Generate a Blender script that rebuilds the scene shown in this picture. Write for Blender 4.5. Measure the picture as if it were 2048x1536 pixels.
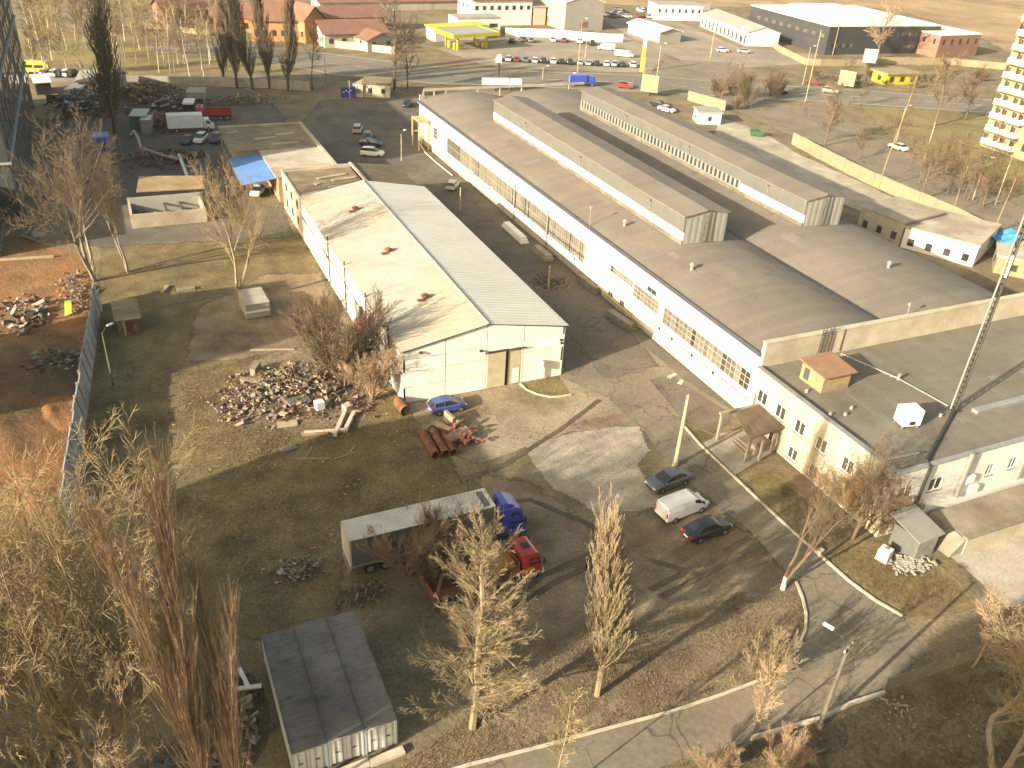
import bpy, bmesh, math, random
from mathutils import Vector, Matrix
random.seed(11)
for o in list(bpy.data.objects): bpy.data.objects.remove(o)
SC = bpy.context.scene; COL = SC.collection
rad = math.radians

# ---------------------------------------------------------------- camera (solved from vanishing lines of the hall)
CAMH = 50.0; FPX = 1723.1
_P, _R, _Y = rad(31.113), rad(3.6386), rad(-25.852)
cF = Vector((-math.sin(_Y)*math.cos(_P), math.cos(_Y)*math.cos(_P), -math.sin(_P)))
_R0 = Vector((math.cos(_Y), math.sin(_Y), 0)); _U0 = _R0.cross(cF)
cR = _R0*math.cos(_R) + _U0*math.sin(_R); cU = -_R0*math.sin(_R) + _U0*math.cos(_R)
cam_d = bpy.data.cameras.new('camera'); cam = bpy.data.objects.new('camera', cam_d); COL.objects.link(cam)
cam.matrix_world = Matrix(((cR.x, cU.x, -cF.x, 0), (cR.y, cU.y, -cF.y, 0), (cR.z, cU.z, -cF.z, CAMH), (0, 0, 0, 1)))
cam_d.sensor_width = 36.0; cam_d.lens = FPX/2048*36.0; cam_d.clip_start = 0.5; cam_d.clip_end = 5000
SC.camera = cam

# ---------------------------------------------------------------- sky, sun, exposure
SUN_EL, SUN_AZ = rad(19.2), rad(16.0)         # shadows run 16 degrees off the X axis
w = bpy.data.worlds.new('World'); SC.world = w; w.use_nodes = True
nt = w.node_tree; bg = nt.nodes['Background']
sky = nt.nodes.new('ShaderNodeTexSky'); sky.sky_type = 'NISHITA'; sky.sun_disc = False
sky.sun_elevation = SUN_EL; sky.sun_rotation = rad(270) - SUN_AZ; sky.dust_density = 3.0; sky.air_density = 1.0; sky.ozone_density = 0.6
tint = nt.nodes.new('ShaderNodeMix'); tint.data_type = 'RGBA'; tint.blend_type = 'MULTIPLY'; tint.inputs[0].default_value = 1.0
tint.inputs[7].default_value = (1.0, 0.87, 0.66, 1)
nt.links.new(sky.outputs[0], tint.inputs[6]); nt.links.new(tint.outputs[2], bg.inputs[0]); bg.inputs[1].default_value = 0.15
sl = bpy.data.lights.new('sun', 'SUN'); sl.energy = 5.0; sl.angle = rad(0.5); sl.color = (1.0, 0.89, 0.72)
so = bpy.data.objects.new('sun', sl); COL.objects.link(so)
_sd = Vector((math.cos(SUN_AZ)*math.cos(SUN_EL), math.sin(SUN_AZ)*math.cos(SUN_EL), -math.sin(SUN_EL)))
so.rotation_euler = _sd.to_track_quat('-Z', 'Y').to_euler(); so.location = (-60, -40, 90)
SC.view_settings.view_transform = 'Standard'; SC.view_settings.look = 'None'
SC.view_settings.exposure = 1.45; SC.view_settings.gamma = 1.0
SC.render.engine = 'CYCLES'; SC.cycles.max_bounces = 5; SC.cycles.diffuse_bounces = 2; SC.cycles.glossy_bounces = 2; SC.cycles.transmission_bounces = 2; SC.cycles.volume_bounces = 0; SC.cycles.transparent_max_bounces = 8

# ---------------------------------------------------------------- photogrammetry helpers: photo point -> place in the world
def at(x, y, z=0.0):
    d = cF*FPX + cR*(x-1024) - cU*(y-768); t = (z-CAMH)/d.z
    return Vector((d.x*t, d.y*t, z))
def zfor(b, ty):
    q = Vector((b[0], b[1], -CAMH)); k = 768-ty
    return (FPX*q.dot(cU) - k*q.dot(cF))/(k*cF.z - FPX*cU.z)

# ---------------------------------------------------------------- mesh builder
class MB:
    def __init__(s): s.v = []; s.f = []; s.m = []; s.mi = 0
    def add(s, vs, fs):
        n = len(s.v); s.v.extend(tuple(p) for p in vs); s.f.extend(tuple(i+n for i in q) for q in fs); s.m.extend([s.mi]*len(fs)); return s
    def box(s, x0, x1, y0, y1, z0, z1):
        return s.add([(x0,y0,z0),(x1,y0,z0),(x1,y1,z0),(x0,y1,z0),(x0,y0,z1),(x1,y0,z1),(x1,y1,z1),(x0,y1,z1)],
                     [(3,2,1,0),(4,5,6,7),(0,1,5,4),(1,2,6,5),(2,3,7,6),(3,0,4,7)])
    def obox(s, c, dx, dy, dz, rz=0.0, rx=0.0, ry=0.0):
        m = Matrix.Translation(Vector(c)) @ Matrix.Rotation(rz, 4, 'Z') @ Matrix.Rotation(ry, 4, 'Y') @ Matrix.Rotation(rx, 4, 'X')
        vs = [m @ Vector((a*dx/2, b*dy/2, e*dz/2)) for e in (-1, 1) for a, b in ((-1,-1),(1,-1),(1,1),(-1,1))]
        return s.add(vs, [(3,2,1,0),(4,5,6,7),(0,1,5,4),(1,2,6,5),(2,3,7,6),(3,0,4,7)])
    def prism(s, poly, z0, z1):
        n = len(poly)
        a = sum(poly[i][0]*poly[(i+1)%n][1]-poly[(i+1)%n][0]*poly[i][1] for i in range(n))
        if a < 0: poly = poly[::-1]
        vs = [(p[0],p[1],z0) for p in poly]+[(p[0],p[1],z1) for p in poly]
        return s.add(vs, [tuple(range(n-1,-1,-1)), tuple(range(n,2*n))]+[(i,(i+1)%n,n+(i+1)%n,n+i) for i in range(n)])
    def extr(s, prof, axis, a0, a1):
        """profile of (u,z) points swept along 'x' (u=y) or 'y' (u=x)"""
        n = len(prof)
        P = (lambda u,z,a:(a,u,z)) if axis=='x' else (lambda u,z,a:(u,a,z))
        vs = [P(u,z,a0) for u,z in prof]+[P(u,z,a1) for u,z in prof]
        return s.add(vs, [tuple(range(n)), tuple(range(2*n-1,n-1,-1))]+[(i,n+i,n+(i+1)%n,(i+1)%n) for i in range(n)])
    def tube(s, pts, rs, n=6, cap=True):
        base = len(s.v); pts = [Vector(p) for p in pts]
        if not hasattr(rs, '__len__'): rs = [rs]*len(pts)
        for i, p in enumerate(pts):
            d = (pts[min(i+1,len(pts)-1)]-pts[max(i-1,0)])
            d = d.normalized() if d.length > 1e-9 else Vector((0,0,1))
            a = d.cross(Vector((0,0,1)) if abs(d.z) < .9 else Vector((1,0,0))).normalized(); b = d.cross(a)
            for k in range(n):
                t = 2*math.pi*k/n; q = p+(a*math.cos(t)+b*math.sin(t))*rs[i]; s.v.append((q.x,q.y,q.z))
        fs = []
        for i in range(len(pts)-1):
            for k in range(n):
                k2 = (k+1)%n; fs.append((base+i*n+k, base+i*n+k2, base+(i+1)*n+k2, base+(i+1)*n+k))
        if cap: fs.append(tuple(base+k for k in range(n-1,-1,-1))); fs.append(tuple(base+(len(pts)-1)*n+k for k in range(n)))
        s.f.extend(fs); s.m.extend([s.mi]*len(fs)); return s
    def disc(s, c, r, th, axis='y', n=14):
        c = Vector(c); e = {'x':Vector((1,0,0)),'y':Vector((0,1,0)),'z':Vector((0,0,1))}[axis]
        return s.tube([c-e*th/2, c+e*th/2], r, n)
    def quad(s, a, b, c, d): return s.add([a,b,c,d], [(0,1,2,3)])
    def rock(s, c, r, rng, flat=.7):
        vs = []
        for d in ((1,0,0),(-1,0,0),(0,1,0),(0,-1,0),(0,0,1),(0,0,-1)):
            k = r*rng.uniform(.55,1.15); vs.append((c[0]+d[0]*k+rng.uniform(-.2,.2)*r, c[1]+d[1]*k+rng.uniform(-.2,.2)*r, c[2]+d[2]*k*flat))
        return s.add(vs, [(0,2,4),(2,1,4),(1,3,4),(3,0,4),(2,0,5),(1,2,5),(3,1,5),(0,3,5)])
    def mesh(s, name, mats, smooth=False):
        me = bpy.data.meshes.new(name); me.from_pydata(s.v, [], s.f); me.update()
        for m in (mats if isinstance(mats, (list, tuple)) else [mats]): me.materials.append(m)
        if any(s.m): me.polygons.foreach_set('material_index', s.m)
        if smooth: me.polygons.foreach_set('use_smooth', [True]*len(me.polygons))
        return me
    def build(s, name, mats, parent=None, smooth=False, bevel=0):
        me = s.mesh(name, mats, smooth)
        o = bpy.data.objects.new(name, me); COL.objects.link(o)
        if parent is not None: o.parent = parent
        if bevel:
            b = o.modifiers.new('bevel', 'BEVEL'); b.width = bevel; b.segments = 2; b.limit_method = 'ANGLE'
        return o

def tag(o, label, cat, group=None, kind=None):
    if label: o['label'] = label
    if cat: o['category'] = cat
    if group: o['group'] = group
    if kind: o['kind'] = kind
    return o
def thing(name, label, cat, loc=(0,0,0), rz=0.0, group=None):
    o = bpy.data.objects.new(name, None); COL.objects.link(o); o.location = loc; o.rotation_euler = (0,0,rz); o.empty_display_size = .3
    return tag(o, label, cat, group)
def struct(name, mb, mats, parent=None, smooth=False):
    o = mb.build(name, mats, parent, smooth)
    if parent is None: o['kind'] = 'structure'
    return o
def dup(root, loc, rz=None, label=None, group=None, sc=None, parent=None):
    r = root.copy(); COL.objects.link(r)
    if parent is not None: r.parent = parent
    if loc is not None: r.location = loc
    if rz is not None: r.rotation_euler = (root.rotation_euler.x, root.rotation_euler.y, rz)
    if sc: r.scale = sc if hasattr(sc, '__len__') else (sc, sc, sc)
    if label: r['label'] = label
    if group: r['group'] = group
    for ch in root.children: dup(ch, None, None, parent=r)
    return r
def share(name, me, parent, loc, rz=0.0):
    o = bpy.data.objects.new(name, me); COL.objects.link(o); o.parent = parent; o.location = loc; o.rotation_euler = (0,0,rz); return o

# ---------------------------------------------------------------- materials
MATS = {}
def mat(name, col, rough=.85, var=.25, scale=1.0, bump=0.0, bscale=None, col2=None, stripe=None, metal=0.0, spec=.3, fine=0.0, obj=False, streak=None, patch=None, crack=0.0):
    """procedural surface: noise-varied colour, optional second colour in patches, stripes (axis, period, strength), fine grain, bump"""
    m = bpy.data.materials.new(name); m.use_nodes = True; MATS[name] = m
    T = m.node_tree; N = T.nodes; L = T.links; b = N['Principled BSDF']
    b.inputs['Roughness'].default_value = rough; b.inputs['Metallic'].default_value = metal
    b.inputs['Specular IOR Level'].default_value = spec
    if obj:
        tc = N.new('ShaderNodeTexCoord'); P = tc.outputs['Object']
    else:
        ge = N.new('ShaderNodeNewGeometry'); P = ge.outputs['Position']
    def noise(sc, det=6, ro=.6, vec=None):
        n = N.new('ShaderNodeTexNoise'); n.inputs['Scale'].default_value = sc; n.inputs['Detail'].default_value = det; n.inputs['Roughness'].default_value = ro
        L.new(vec or P, n.inputs['Vector']); return n.outputs['Fac']
    def ramp(fac, a, bb, va=0.0, vb=1.0):
        r = N.new('ShaderNodeMapRange'); r.inputs[1].default_value = a; r.inputs[2].default_value = bb; r.inputs[3].default_value = va; r.inputs[4].default_value = vb
        L.new(fac, r.inputs[0]); return r.outputs[0]
    def mix(fac, a, bb, mode='MIX'):
        x = N.new('ShaderNodeMix'); x.data_type = 'RGBA'; x.blend_type = mode
        if isinstance(fac, float): x.inputs[0].default_value = fac
        else: L.new(fac, x.inputs[0])
        for i, c in ((6, a), (7, bb)):
            if isinstance(c, tuple): x.inputs[i].default_value = (c[0], c[1], c[2], 1)
            else: L.new(c, x.inputs[i])
        return x.outputs[2]
    c = (col[0], col[1], col[2])
    base = c
    if col2:
        k = patch or (.42, .6)
        base = mix(ramp(noise(scale*.35, 8, .65), k[0], k[1]), c, col2)
    v = ramp(noise(scale, 8, .62), .3, .7, 1-var, 1+var)
    g = N.new('ShaderNodeCombineColor'); [L.new(v, g.inputs[i]) for i in range(3)]
    base = mix(1.0, base, g.outputs[0], 'MULTIPLY')
    if fine:
        v2 = ramp(noise(scale*14, 4, .7), .3, .7, 1-fine, 1+fine)
        g2 = N.new('ShaderNodeCombineColor'); [L.new(v2, g2.inputs[i]) for i in range(3)]
        base = mix(1.0, base, g2.outputs[0], 'MULTIPLY')
    if streak:  # (scale vector, lo, hi, colour)
        mp = N.new('ShaderNodeMapping'); mp.inputs['Scale'].default_value = streak[0]; L.new(P, mp.inputs[0])
        base = mix(ramp(noise(1.0, 6, .6, mp.outputs[0]), streak[1], streak[2], 0.0, streak[4] if len(streak) > 4 else 1.0), base, streak[3])
    if crack:   # wandering crack lines
        dn = N.new('ShaderNodeTexNoise'); dn.inputs['Scale'].default_value = crack*2.2; dn.inputs['Detail'].default_value = 5; L.new(P, dn.inputs['Vector'])
        va = N.new('ShaderNodeVectorMath'); va.operation = 'MULTIPLY_ADD'; L.new(dn.outputs['Color'], va.inputs[0]); va.inputs[1].default_value = (2.2, 2.2, 2.2); L.new(P, va.inputs[2])
        vo = N.new('ShaderNodeTexVoronoi'); vo.feature = 'DISTANCE_TO_EDGE'; vo.inputs['Scale'].default_value = crack; L.new(va.outputs[0], vo.inputs['Vector'])
        ck = ramp(vo.outputs['Distance'], .004, .022, .55, 1.0); g4 = N.new('ShaderNodeCombineColor'); [L.new(ck, g4.inputs[i]) for i in range(3)]
        base = mix(ramp(noise(crack*.9, 3), .40, .55), base, mix(1.0, base, g4.outputs[0], 'MULTIPLY'))
    if stripe:
        ax, per, st = stripe
        sp = N.new('ShaderNodeSeparateXYZ'); L.new(P, sp.inputs[0])
        dv = N.new('ShaderNodeMath'); dv.operation = 'DIVIDE'; L.new(sp.outputs['XYZ'.index(ax)], dv.inputs[0]); dv.inputs[1].default_value = per
        fl = N.new('ShaderNodeMath'); fl.operation = 'FLOOR'; L.new(dv.outputs[0], fl.inputs[0])
        wn = N.new('ShaderNodeTexWhiteNoise'); wn.noise_dimensions = '1D'; L.new(fl.outputs[0], wn.inputs['W'])
        fr = N.new('ShaderNodeMath'); fr.operation = 'FRACT'; L.new(dv.outputs[0], fr.inputs[0])
        seam = ramp(fr.outputs[0], 0.0, .06, 1-st*1.6, 1.0)
        sv = ramp(wn.outputs[0], 0, 1, 1-st, 1+st)
        mm = N.new('ShaderNodeMath'); mm.operation = 'MULTIPLY'; L.new(seam, mm.inputs[0]); L.new(sv, mm.inputs[1])
        g3 = N.new('ShaderNodeCombineColor'); [L.new(mm.outputs[0], g3.inputs[i]) for i in range(3)]
        base = mix(1.0, base, g3.outputs[0], 'MULTIPLY')
    if isinstance(base, tuple): b.inputs['Base Color'].default_value = base+(1,)
    else: L.new(base, b.inputs['Base Color'])
    if bump:
        bn = N.new('ShaderNodeBump'); bn.inputs['Strength'].default_value = 1.0; bn.inputs['Distance'].default_value = bump
        L.new(noise(bscale or scale*4, 8, .7), bn.inputs['Height']); L.new(bn.outputs[0], b.inputs['Normal'])
    return m
def plain(name, col, rough=.6, metal=0.0, spec=.4, emit=None): return mat(name, col, rough, .08, 3.0, metal=metal, spec=spec, obj=True)
def glass(name, col=(.02,.025,.03), rough=.08):
    m = mat(name, col, rough, .3, .6, spec=.8); return m
def edge_fade(m, size=.6):
    """ragged border: the sheet's 'edge' attribute runs 1 inside to 0 at its rim; noise eats into it"""
    T = m.node_tree; N = T.nodes; L = T.links; b = N['Principled BSDF']
    a = N.new('ShaderNodeAttribute'); a.attribute_name = 'edge'
    ge = N.new('ShaderNodeNewGeometry'); n = N.new('ShaderNodeTexNoise'); n.inputs['Scale'].default_value = size; n.inputs['Detail'].default_value = 8; n.inputs['Roughness'].default_value = .7
    L.new(ge.outputs['Position'], n.inputs['Vector'])
    ad = N.new('ShaderNodeMath'); ad.operation = 'ADD'; L.new(a.outputs['Fac'], ad.inputs[0]); L.new(n.outputs['Fac'], ad.inputs[1])
    r = N.new('ShaderNodeMapRange'); r.inputs[1].default_value = .9; r.inputs[2].default_value = 1.06; L.new(ad.outputs[0], r.inputs[0])
    L.new(r.outputs[0], b.inputs['Alpha']); return m

M = {}
M['ground'] = mat('dry ground', (.178,.138,.082), .95, .35, .22, .12, 2.2, col2=(.130,.108,.056), fine=.35)
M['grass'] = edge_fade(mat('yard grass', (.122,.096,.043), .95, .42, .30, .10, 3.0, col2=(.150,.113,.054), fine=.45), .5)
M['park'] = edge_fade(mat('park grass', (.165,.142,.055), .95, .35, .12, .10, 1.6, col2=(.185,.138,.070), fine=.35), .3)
M['soil'] = edge_fade(mat('bare soil', (.212,.165,.104), .95, .3, .35, .14, 2.6, col2=(.135,.098,.058), fine=.38), .5)
M['redsoil'] = mat('orange clay soil', (.225,.112,.045), .95, .35, .28, .2, 1.3, col2=(.16,.095,.045), fine=.35)
M['asphalt'] = edge_fade(mat('worn asphalt', (.165,.140,.098), .9, .22, .16, .03, 9, col2=(.190,.156,.105), fine=.22, crack=.22), .35)
M['darkasph'] = edge_fade(mat('patched dark asphalt', (.098,.086,.068), .9, .25, .18, .03, 9, col2=(.124,.104,.076), fine=.22, crack=.25), .4)
M['apron'] = edge_fade(mat('cracked concrete apron', (.25,.205,.14), .92, .22, .25, .05, 5, col2=(.155,.115,.07), fine=.28, patch=(.48,.6), crack=.3), .55)
M['gravel'] = edge_fade(mat('pale crushed gravel', (.32,.28,.21), .95, .25, .6, .16, 9, fine=.5), .7)
M['concrete'] = mat('weathered concrete', (.24,.205,.150), .9, .22, .5, .03, 6, col2=(.175,.145,.10), fine=.15)
M['paleconc'] = edge_fade(mat('pale concrete pad', (.36,.32,.25), .9, .2, .3, .03, 6, col2=(.27,.235,.175), fine=.2), .4)
M['kerb'] = mat('kerb concrete', (.44,.38,.28), .9, .25, .8, .02, 8, fine=.2)
M['highway'] = mat('highway asphalt', (.150,.133,.104), .9, .18, .05, streak=((.02,.35,1),.45,.7,(.19,.165,.125)), fine=.15)
M['field'] = edge_fade(mat('golden dry field', (.30,.215,.12), .95, .25, .06, .2, .8, col2=(.22,.155,.085), fine=.3), .15)
M['forecourt'] = edge_fade(mat('forecourt asphalt', (.205,.178,.135), .9, .25, .1, fine=.2, col2=(.25,.21,.155)), .3)
M['line'] = mat('road paint', (.42,.38,.28), .8, .3, .8)

# ---------------------------------------------------------------- the ground and its surfaces
def sheet(name, poly, m, z, rim=1.2, jag=0.0, step=None, bulge=0):
    """flat surface on the ground with a ragged rim that fades out"""
    rng = random.Random(hash(name) & 0xffff if False else len(name)*7+int(z*1000))
    P = [Vector((p[0], p[1], 0)) for p in poly]; n = len(P)
    ar = sum(P[i].x*P[(i+1)%n].y-P[(i+1)%n].x*P[i].y for i in range(n))
    if ar < 0: P.reverse()
    Q = []
    st = step or max(1.5, rim*2)
    for i in range(n):
        a, b = P[i], P[(i+1)%n]; k = max(1, int((b-a).length/st))
        for j in range(k):
            q = a.lerp(b, j/k)
            if jag: q = q+Vector((rng.uniform(-jag,jag), rng.uniform(-jag,jag), 0))
            Q.append(q)
    n = len(Q); inn = []; out = []
    for i in range(n):
        d = (Q[(i+1)%n]-Q[i-1]); nn = Vector((d.y, -d.x, 0)).normalized()
        inn.append(Q[i]-nn*rim*.5); out.append(Q[i]+nn*rim*.5)
    vs = [(p.x,p.y,z) for p in inn]+[(p.x,p.y,z-.004-rng.uniform(0,.002)) for p in out]
    fs = [tuple(range(n))]+[(i, n+i, n+(i+1)%n, (i+1)%n) for i in range(n)]
    me = bpy.data.meshes.new(name); me.from_pydata(vs, [], fs); me.materials.append(m)
    bm = bmesh.new(); bm.from_mesh(me); bmesh.ops.triangulate(bm, faces=[f for f in bm.faces if len(f.verts) > 4]); bm.to_mesh(me); bm.free()
    at_ = me.attributes.new('edge', 'FLOAT', 'POINT'); at_.data.foreach_set('value', [1.0]*n+[0.0]*n)
    o = bpy.data.objects.new(name, me); COL.objects.link(o); o['kind'] = 'structure'; return o
def G(*pts): return [at(*p)[:2] for p in pts]

g = MB(); S = 760; g.quad((-S,-S+250,0),(S,-S+250,0),(S,S+250,0),(-S,S+250,0)); struct('ground', g, M['ground'])
sheet('field', G((1150,0),(2048,0),(2048,130),(1960,62),(1740,30),(1690,8),(1330,22))[:0] or [(190,372),(700,372),(900,200),(330,215),(310,235),(330,268),(352,330),(300,345),(240,340),(196,355)], M['field'], .02, 8)
sheet('park_grass', G((-60,160),(60,150),(240,152),(420,140),(600,140),(640,120),(400,100),(300,70),(200,60),(0,55),(-200,70)), M['park'], .012, 5)
sheet('park_grass', G((1720,210),(2048,235),(2100,400),(2048,405),(1880,325),(1790,285)), M['park'], .012, 3)
sheet('verge_grass', G((645,150),(700,140),(900,158),(960,162),(835,195),(780,170)), M['grass'], .016, 2)
sheet('yard_soil', [(-2,124),(22,124),(23,137),(18,141),(17,172),(34,175),(34,205),(30,222),(-12,222),(-12,140)], M['darkasph'], .006, 3)
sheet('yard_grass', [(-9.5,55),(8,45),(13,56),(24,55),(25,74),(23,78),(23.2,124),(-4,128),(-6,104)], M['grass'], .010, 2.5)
sheet('yard_soil', G((470,740),(560,700),(690,690),(780,790),(720,840),(600,870),(490,840)), M['soil'], .018, 4)
sheet('yard_soil', [(3,91),(22,88),(23,110),(16,112),(6,104)], M['soil'], .016, 4)
sheet('yard_soil', G((960,940),(1060,965),(1180,1060),(1330,1010),(1500,1062),(1595,1170),(1600,1240),(1540,1345),(1340,1415),(1020,1490),(950,1420),(1010,1180),(985,1010)), M['soil'], .014, 4)
sheet('yard_asphalt', [(43.5,60),(57.3,60),(57.3,168),(66,198),(64,206),(46,207),(38,190),(34.5,172),(34,140),(43.5,136)], M['darkasph'], .020, 1.5)
sheet('yard_asphalt', G((1128,768),(1190,715),(1282,686),(1370,760),(1480,830),(1420,872),(1365,850),(1400,890),(1500,985),(1640,1112),(1720,1185),(1805,1232),(1850,1310),(1770,1375),(1650,1432),(1500,1482),(1290,1545),(1060,1640),(760,1640),(850,1540),(1100,1480),(1340,1425),(1540,1362),(1590,1310),(1613,1240),(1595,1170),(1500,1062),(1330,930),(1290,862),(1210,795)), M['asphalt'], .026, .5)
sheet('concrete_apron', G((808,808),(925,786),(1120,752),(1215,795),(1295,865),(1140,862),(1050,895),(960,925),(900,905),(850,872)), M['apron'], .030, 1.0, .3)
sheet('gravel_patch', G((1050,893),(1150,862),(1278,852),(1300,900),(1270,930),(1295,960),(1330,1010),(1195,1042),(1160,1008),(1105,975)), M['gravel'], .036, 1.6, .3)
sheet('dark_patch', G((1300,760),(1340,752),(1470,835),(1425,868),(1372,845)), M['darkasph'], .034, .6)
sheet('dark_patch', [(46.5,72),(54.5,72.5),(55.5,82),(48,84)], M['darkasph'], .034, .8, .3)
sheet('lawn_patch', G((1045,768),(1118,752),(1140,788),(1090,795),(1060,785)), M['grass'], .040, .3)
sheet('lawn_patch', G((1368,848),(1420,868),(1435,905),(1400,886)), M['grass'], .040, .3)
sheet('lawn_patch', G((1500,955),(1560,945),(1680,1050),(1740,1080),(1860,1110),(1925,1170),(1960,1215),(1850,1240),(1800,1228),(1720,1180),(1640,1108),(1510,988)), M['park'], .032, .5)
sheet('concrete_pad', G((1895,1108),(2048,1062),(2100,1180),(2048,1205),(2010,1216),(1960,1165)), M['paleconc'], .042, .5)
sheet('porch_slab', G((1405,887),(1440,868),(1520,850),(1545,905),(1470,950)), M['paleconc'], .044, .4)
# far roads
def strip(name, pts, wd, m, z, rim=.35):
    P = [at(*p) for p in pts]; A, B = [], []
    for i, p in enumerate(P):
        d = P[min(i+1, len(P)-1)]-P[max(i-1, 0)]; nn = Vector((-d.y, d.x, 0)).normalized()*wd/2
        A.append((p+nn)[:2]); B.append((p-nn)[:2])
    return sheet(name, A+B[::-1], m, z, rim)
M['rut'] = edge_fade(mat('wheel rut mud', (.088,.066,.040), .9, .3, .6, .08, 4, col2=(.115,.09,.056), fine=.3), .9)
for k, (pts, zz) in enumerate((([(1010,1205),(1090,1150),(1190,1105),(1290,1085)],.047),([(1020,1225),(1105,1168),(1200,1122),(1300,1100)],.048),([(960,1010),(1060,1000),(1180,1050),(1260,1110),(1400,1150)],.049),([(1300,1180),(1420,1120),(1500,1075)],.050),([(1320,1195),(1440,1135),(1515,1090)],.051),([(930,960),(1010,930),(1120,860),(1200,800)],.052))): strip('wheel_rut', pts, .55, M['rut'], zz)
hw = MB(); top = [(300,86),(520,92),(660,106),(860,131),(1090,142),(1290,149),(1450,163),(1700,178),(2048,203),(2300,220)]
bot = [(300,104),(520,122),(660,150),(860,168),(1000,172),(1090,176),(1290,186),(1450,195),(1700,208),(2048,232),(2300,252)]
tp = [at(*p) for p in top]; bp = [at(*p) for p in bot]
hw_t, hw_b = tp, bp[:2]+bp[2:4]+bp[4:]
bp = [bp[0],bp[1],bp[2],bp[3],bp[5],bp[6],bp[7],bp[8],bp[9],bp[10]]
for i in range(len(tp)-1): hw.quad((bp[i].x,bp[i].y,.03),(bp[i+1].x,bp[i+1].y,.03),(tp[i+1].x,tp[i+1].y,.03),(tp[i].x,tp[i].y,.03))
struct('highway', hw, M['highway'])
ln = MB()
for t in (.06,.5,.94):
    for i in range(len(tp)-1):
        a = bp[i].lerp(tp[i],t); b = bp[i+1].lerp(tp[i+1],t); d = (b-a); k = max(1,int(d.length/(6 if t==.5 else d.length)))
        nn = Vector((-d.y,d.x,0)).normalized()*.16
        for j in range(k):
            p = a.lerp(b,j/k); q = a.lerp(b,(j+(.55 if t==.5 else 1))/k)
            ln.quad((p.x-nn.x,p.y-nn.y,.037),(q.x-nn.x,q.y-nn.y,.037),(q.x+nn.x,q.y+nn.y,.037),(p.x+nn.x,p.y+nn.y,.037))
struct('road_markings', ln, M['line'])
sheet('side_road', G((80,152),(250,150),(600,160),(620,168),(260,164),(80,166)), M['forecourt'], .028, 2)
sheet('side_road', G((1410,193),(1560,203),(1660,228),(1800,295),(1950,372),(2100,440),(2100,520),(1985,455),(1880,408),(1740,345),(1600,280),(1480,225)), M['asphalt'], .024, 2)
sheet('forecourt', G((870,96),(1000,84),(1060,62),(1250,72),(1330,108),(1300,146),(1090,140),(960,128)), M['forecourt'], .018, 2)
sheet('forecourt', G((1200,35),(1330,32),(1480,95),(1640,110),(1600,128),(1420,140),(1330,108),(1260,75)), M['forecourt'], .022, 2)
sheet('side_road', G((1330,118),(1480,128),(1450,165),(1310,150)), M['asphalt'], .026, 2)
sheet('concrete_strip', G((1440,235),(1520,262),(1600,310),(1750,378),(1850,430),(1790,445),(1690,410),(1560,340),(1430,270)), M['paleconc'], .028, 1.5, .3)

def kerb(pts, h=.14, wd=.18, name='kerb'):
    P = [at(*p) for p in pts]; mb = MB()
    for i in range(len(P)-1):
        a, b = P[i], P[i+1]; d = b-a; k = max(1, round(d.length/1.5)); t = math.atan2(d.y, d.x)
        for j in range(k):
            p = a.lerp(b, (j+.5)/k); mb.obox((p.x, p.y, h/2+random.uniform(-.012,.012)), d.length/k-.02, wd, h, t+random.uniform(-.01,.01))
    return struct(name, mb, M['kerb'])
kerb([(1365,850),(1400,890),(1500,985),(1570,1050),(1640,1112),(1700,1165),(1750,1202),(1805,1233)], .16, .22)
kerb([(1592,1165),(1604,1195),(1612,1230),(1610,1262),(1598,1290),(1580,1320),(1555,1348),(1450,1388),(1340,1425),(1200,1462),(1060,1500),(940,1530),(800,1575)], .15, .2)
kerb([(1040,768),(1052,780),(1075,790),(1100,795),(1122,794),(1142,790)], .16, .2)
kerb([(838,285),(850,305),(868,322),(890,340),(905,352)], .2, .2)
# ================================================================ materials for buildings
M['white'] = mat('whitewashed render', (.60,.57,.50), .9, .10, .35, .01, 8, streak=((.25,.25,.05),.55,.8,(.42,.36,.26),.5))
M['cream'] = mat('cream render', (.37,.335,.25), .9, .14, .4, .01, 8, streak=((.5,.5,.06),.5,.8,(.19,.15,.09),.7))
M['wall_foot'] = mat('grey plinth render', (.30,.275,.225), .9, .2, .6, .02, 6)
M['bitumen'] = mat('bitumen roll roofing', (.148,.128,.102), .9, .12, .12, .008, 12, stripe=('Y', 1.0, .055), col2=(.170,.147,.115), fine=.07, streak=((.35,.10,1),.56,.72,(.112,.10,.08),.55))
M['bitumen2'] = mat('flat roof bitumen', (.142,.127,.098), .9, .14, .15, .008, 12, stripe=('X', 1.0, .055), col2=(.182,.162,.124), fine=.08, streak=((.25,.9,1),.5,.72,(.115,.098,.075),.6))
M['parapet'] = mat('parapet plaster', (.42,.365,.275), .92, .14, .5, .015, 7, col2=(.34,.29,.21), fine=.1)
M['fascia'] = mat('metal fascia', (.085,.085,.088), .5, .15, .8, metal=.4)
M['clad2'] = mat('pale grey window wall', (.22,.215,.185), .7, .12, .5)
M['clad'] = mat('dull grey lantern cladding', (.105,.105,.092), .7, .12, .5, streak=((3,3,.05),.45,.8,(.08,.08,.07),.6))
M['greysheet'] = mat('grey sheet cladding', (.26,.255,.22), .6, .12, .5, streak=((3,3,.05),.45,.8,(.22,.215,.19),.6))
M['band_white'] = mat('white band cladding', (.66,.64,.58), .7, .06, .8)
M['dirty'] = mat('dirty lower strip', (.16,.14,.10), .9, .25, .9, col2=(.11,.095,.07))
M['pane'] = mat('pale frosted glazing', (.150,.138,.105), .35, .25, .45, col2=(.115,.107,.085), spec=.5)
M['pane2'] = mat('pale frosted glazing worn', (.115,.106,.083), .4, .3, .7, col2=(.08,.075,.06), spec=.5)
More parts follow.
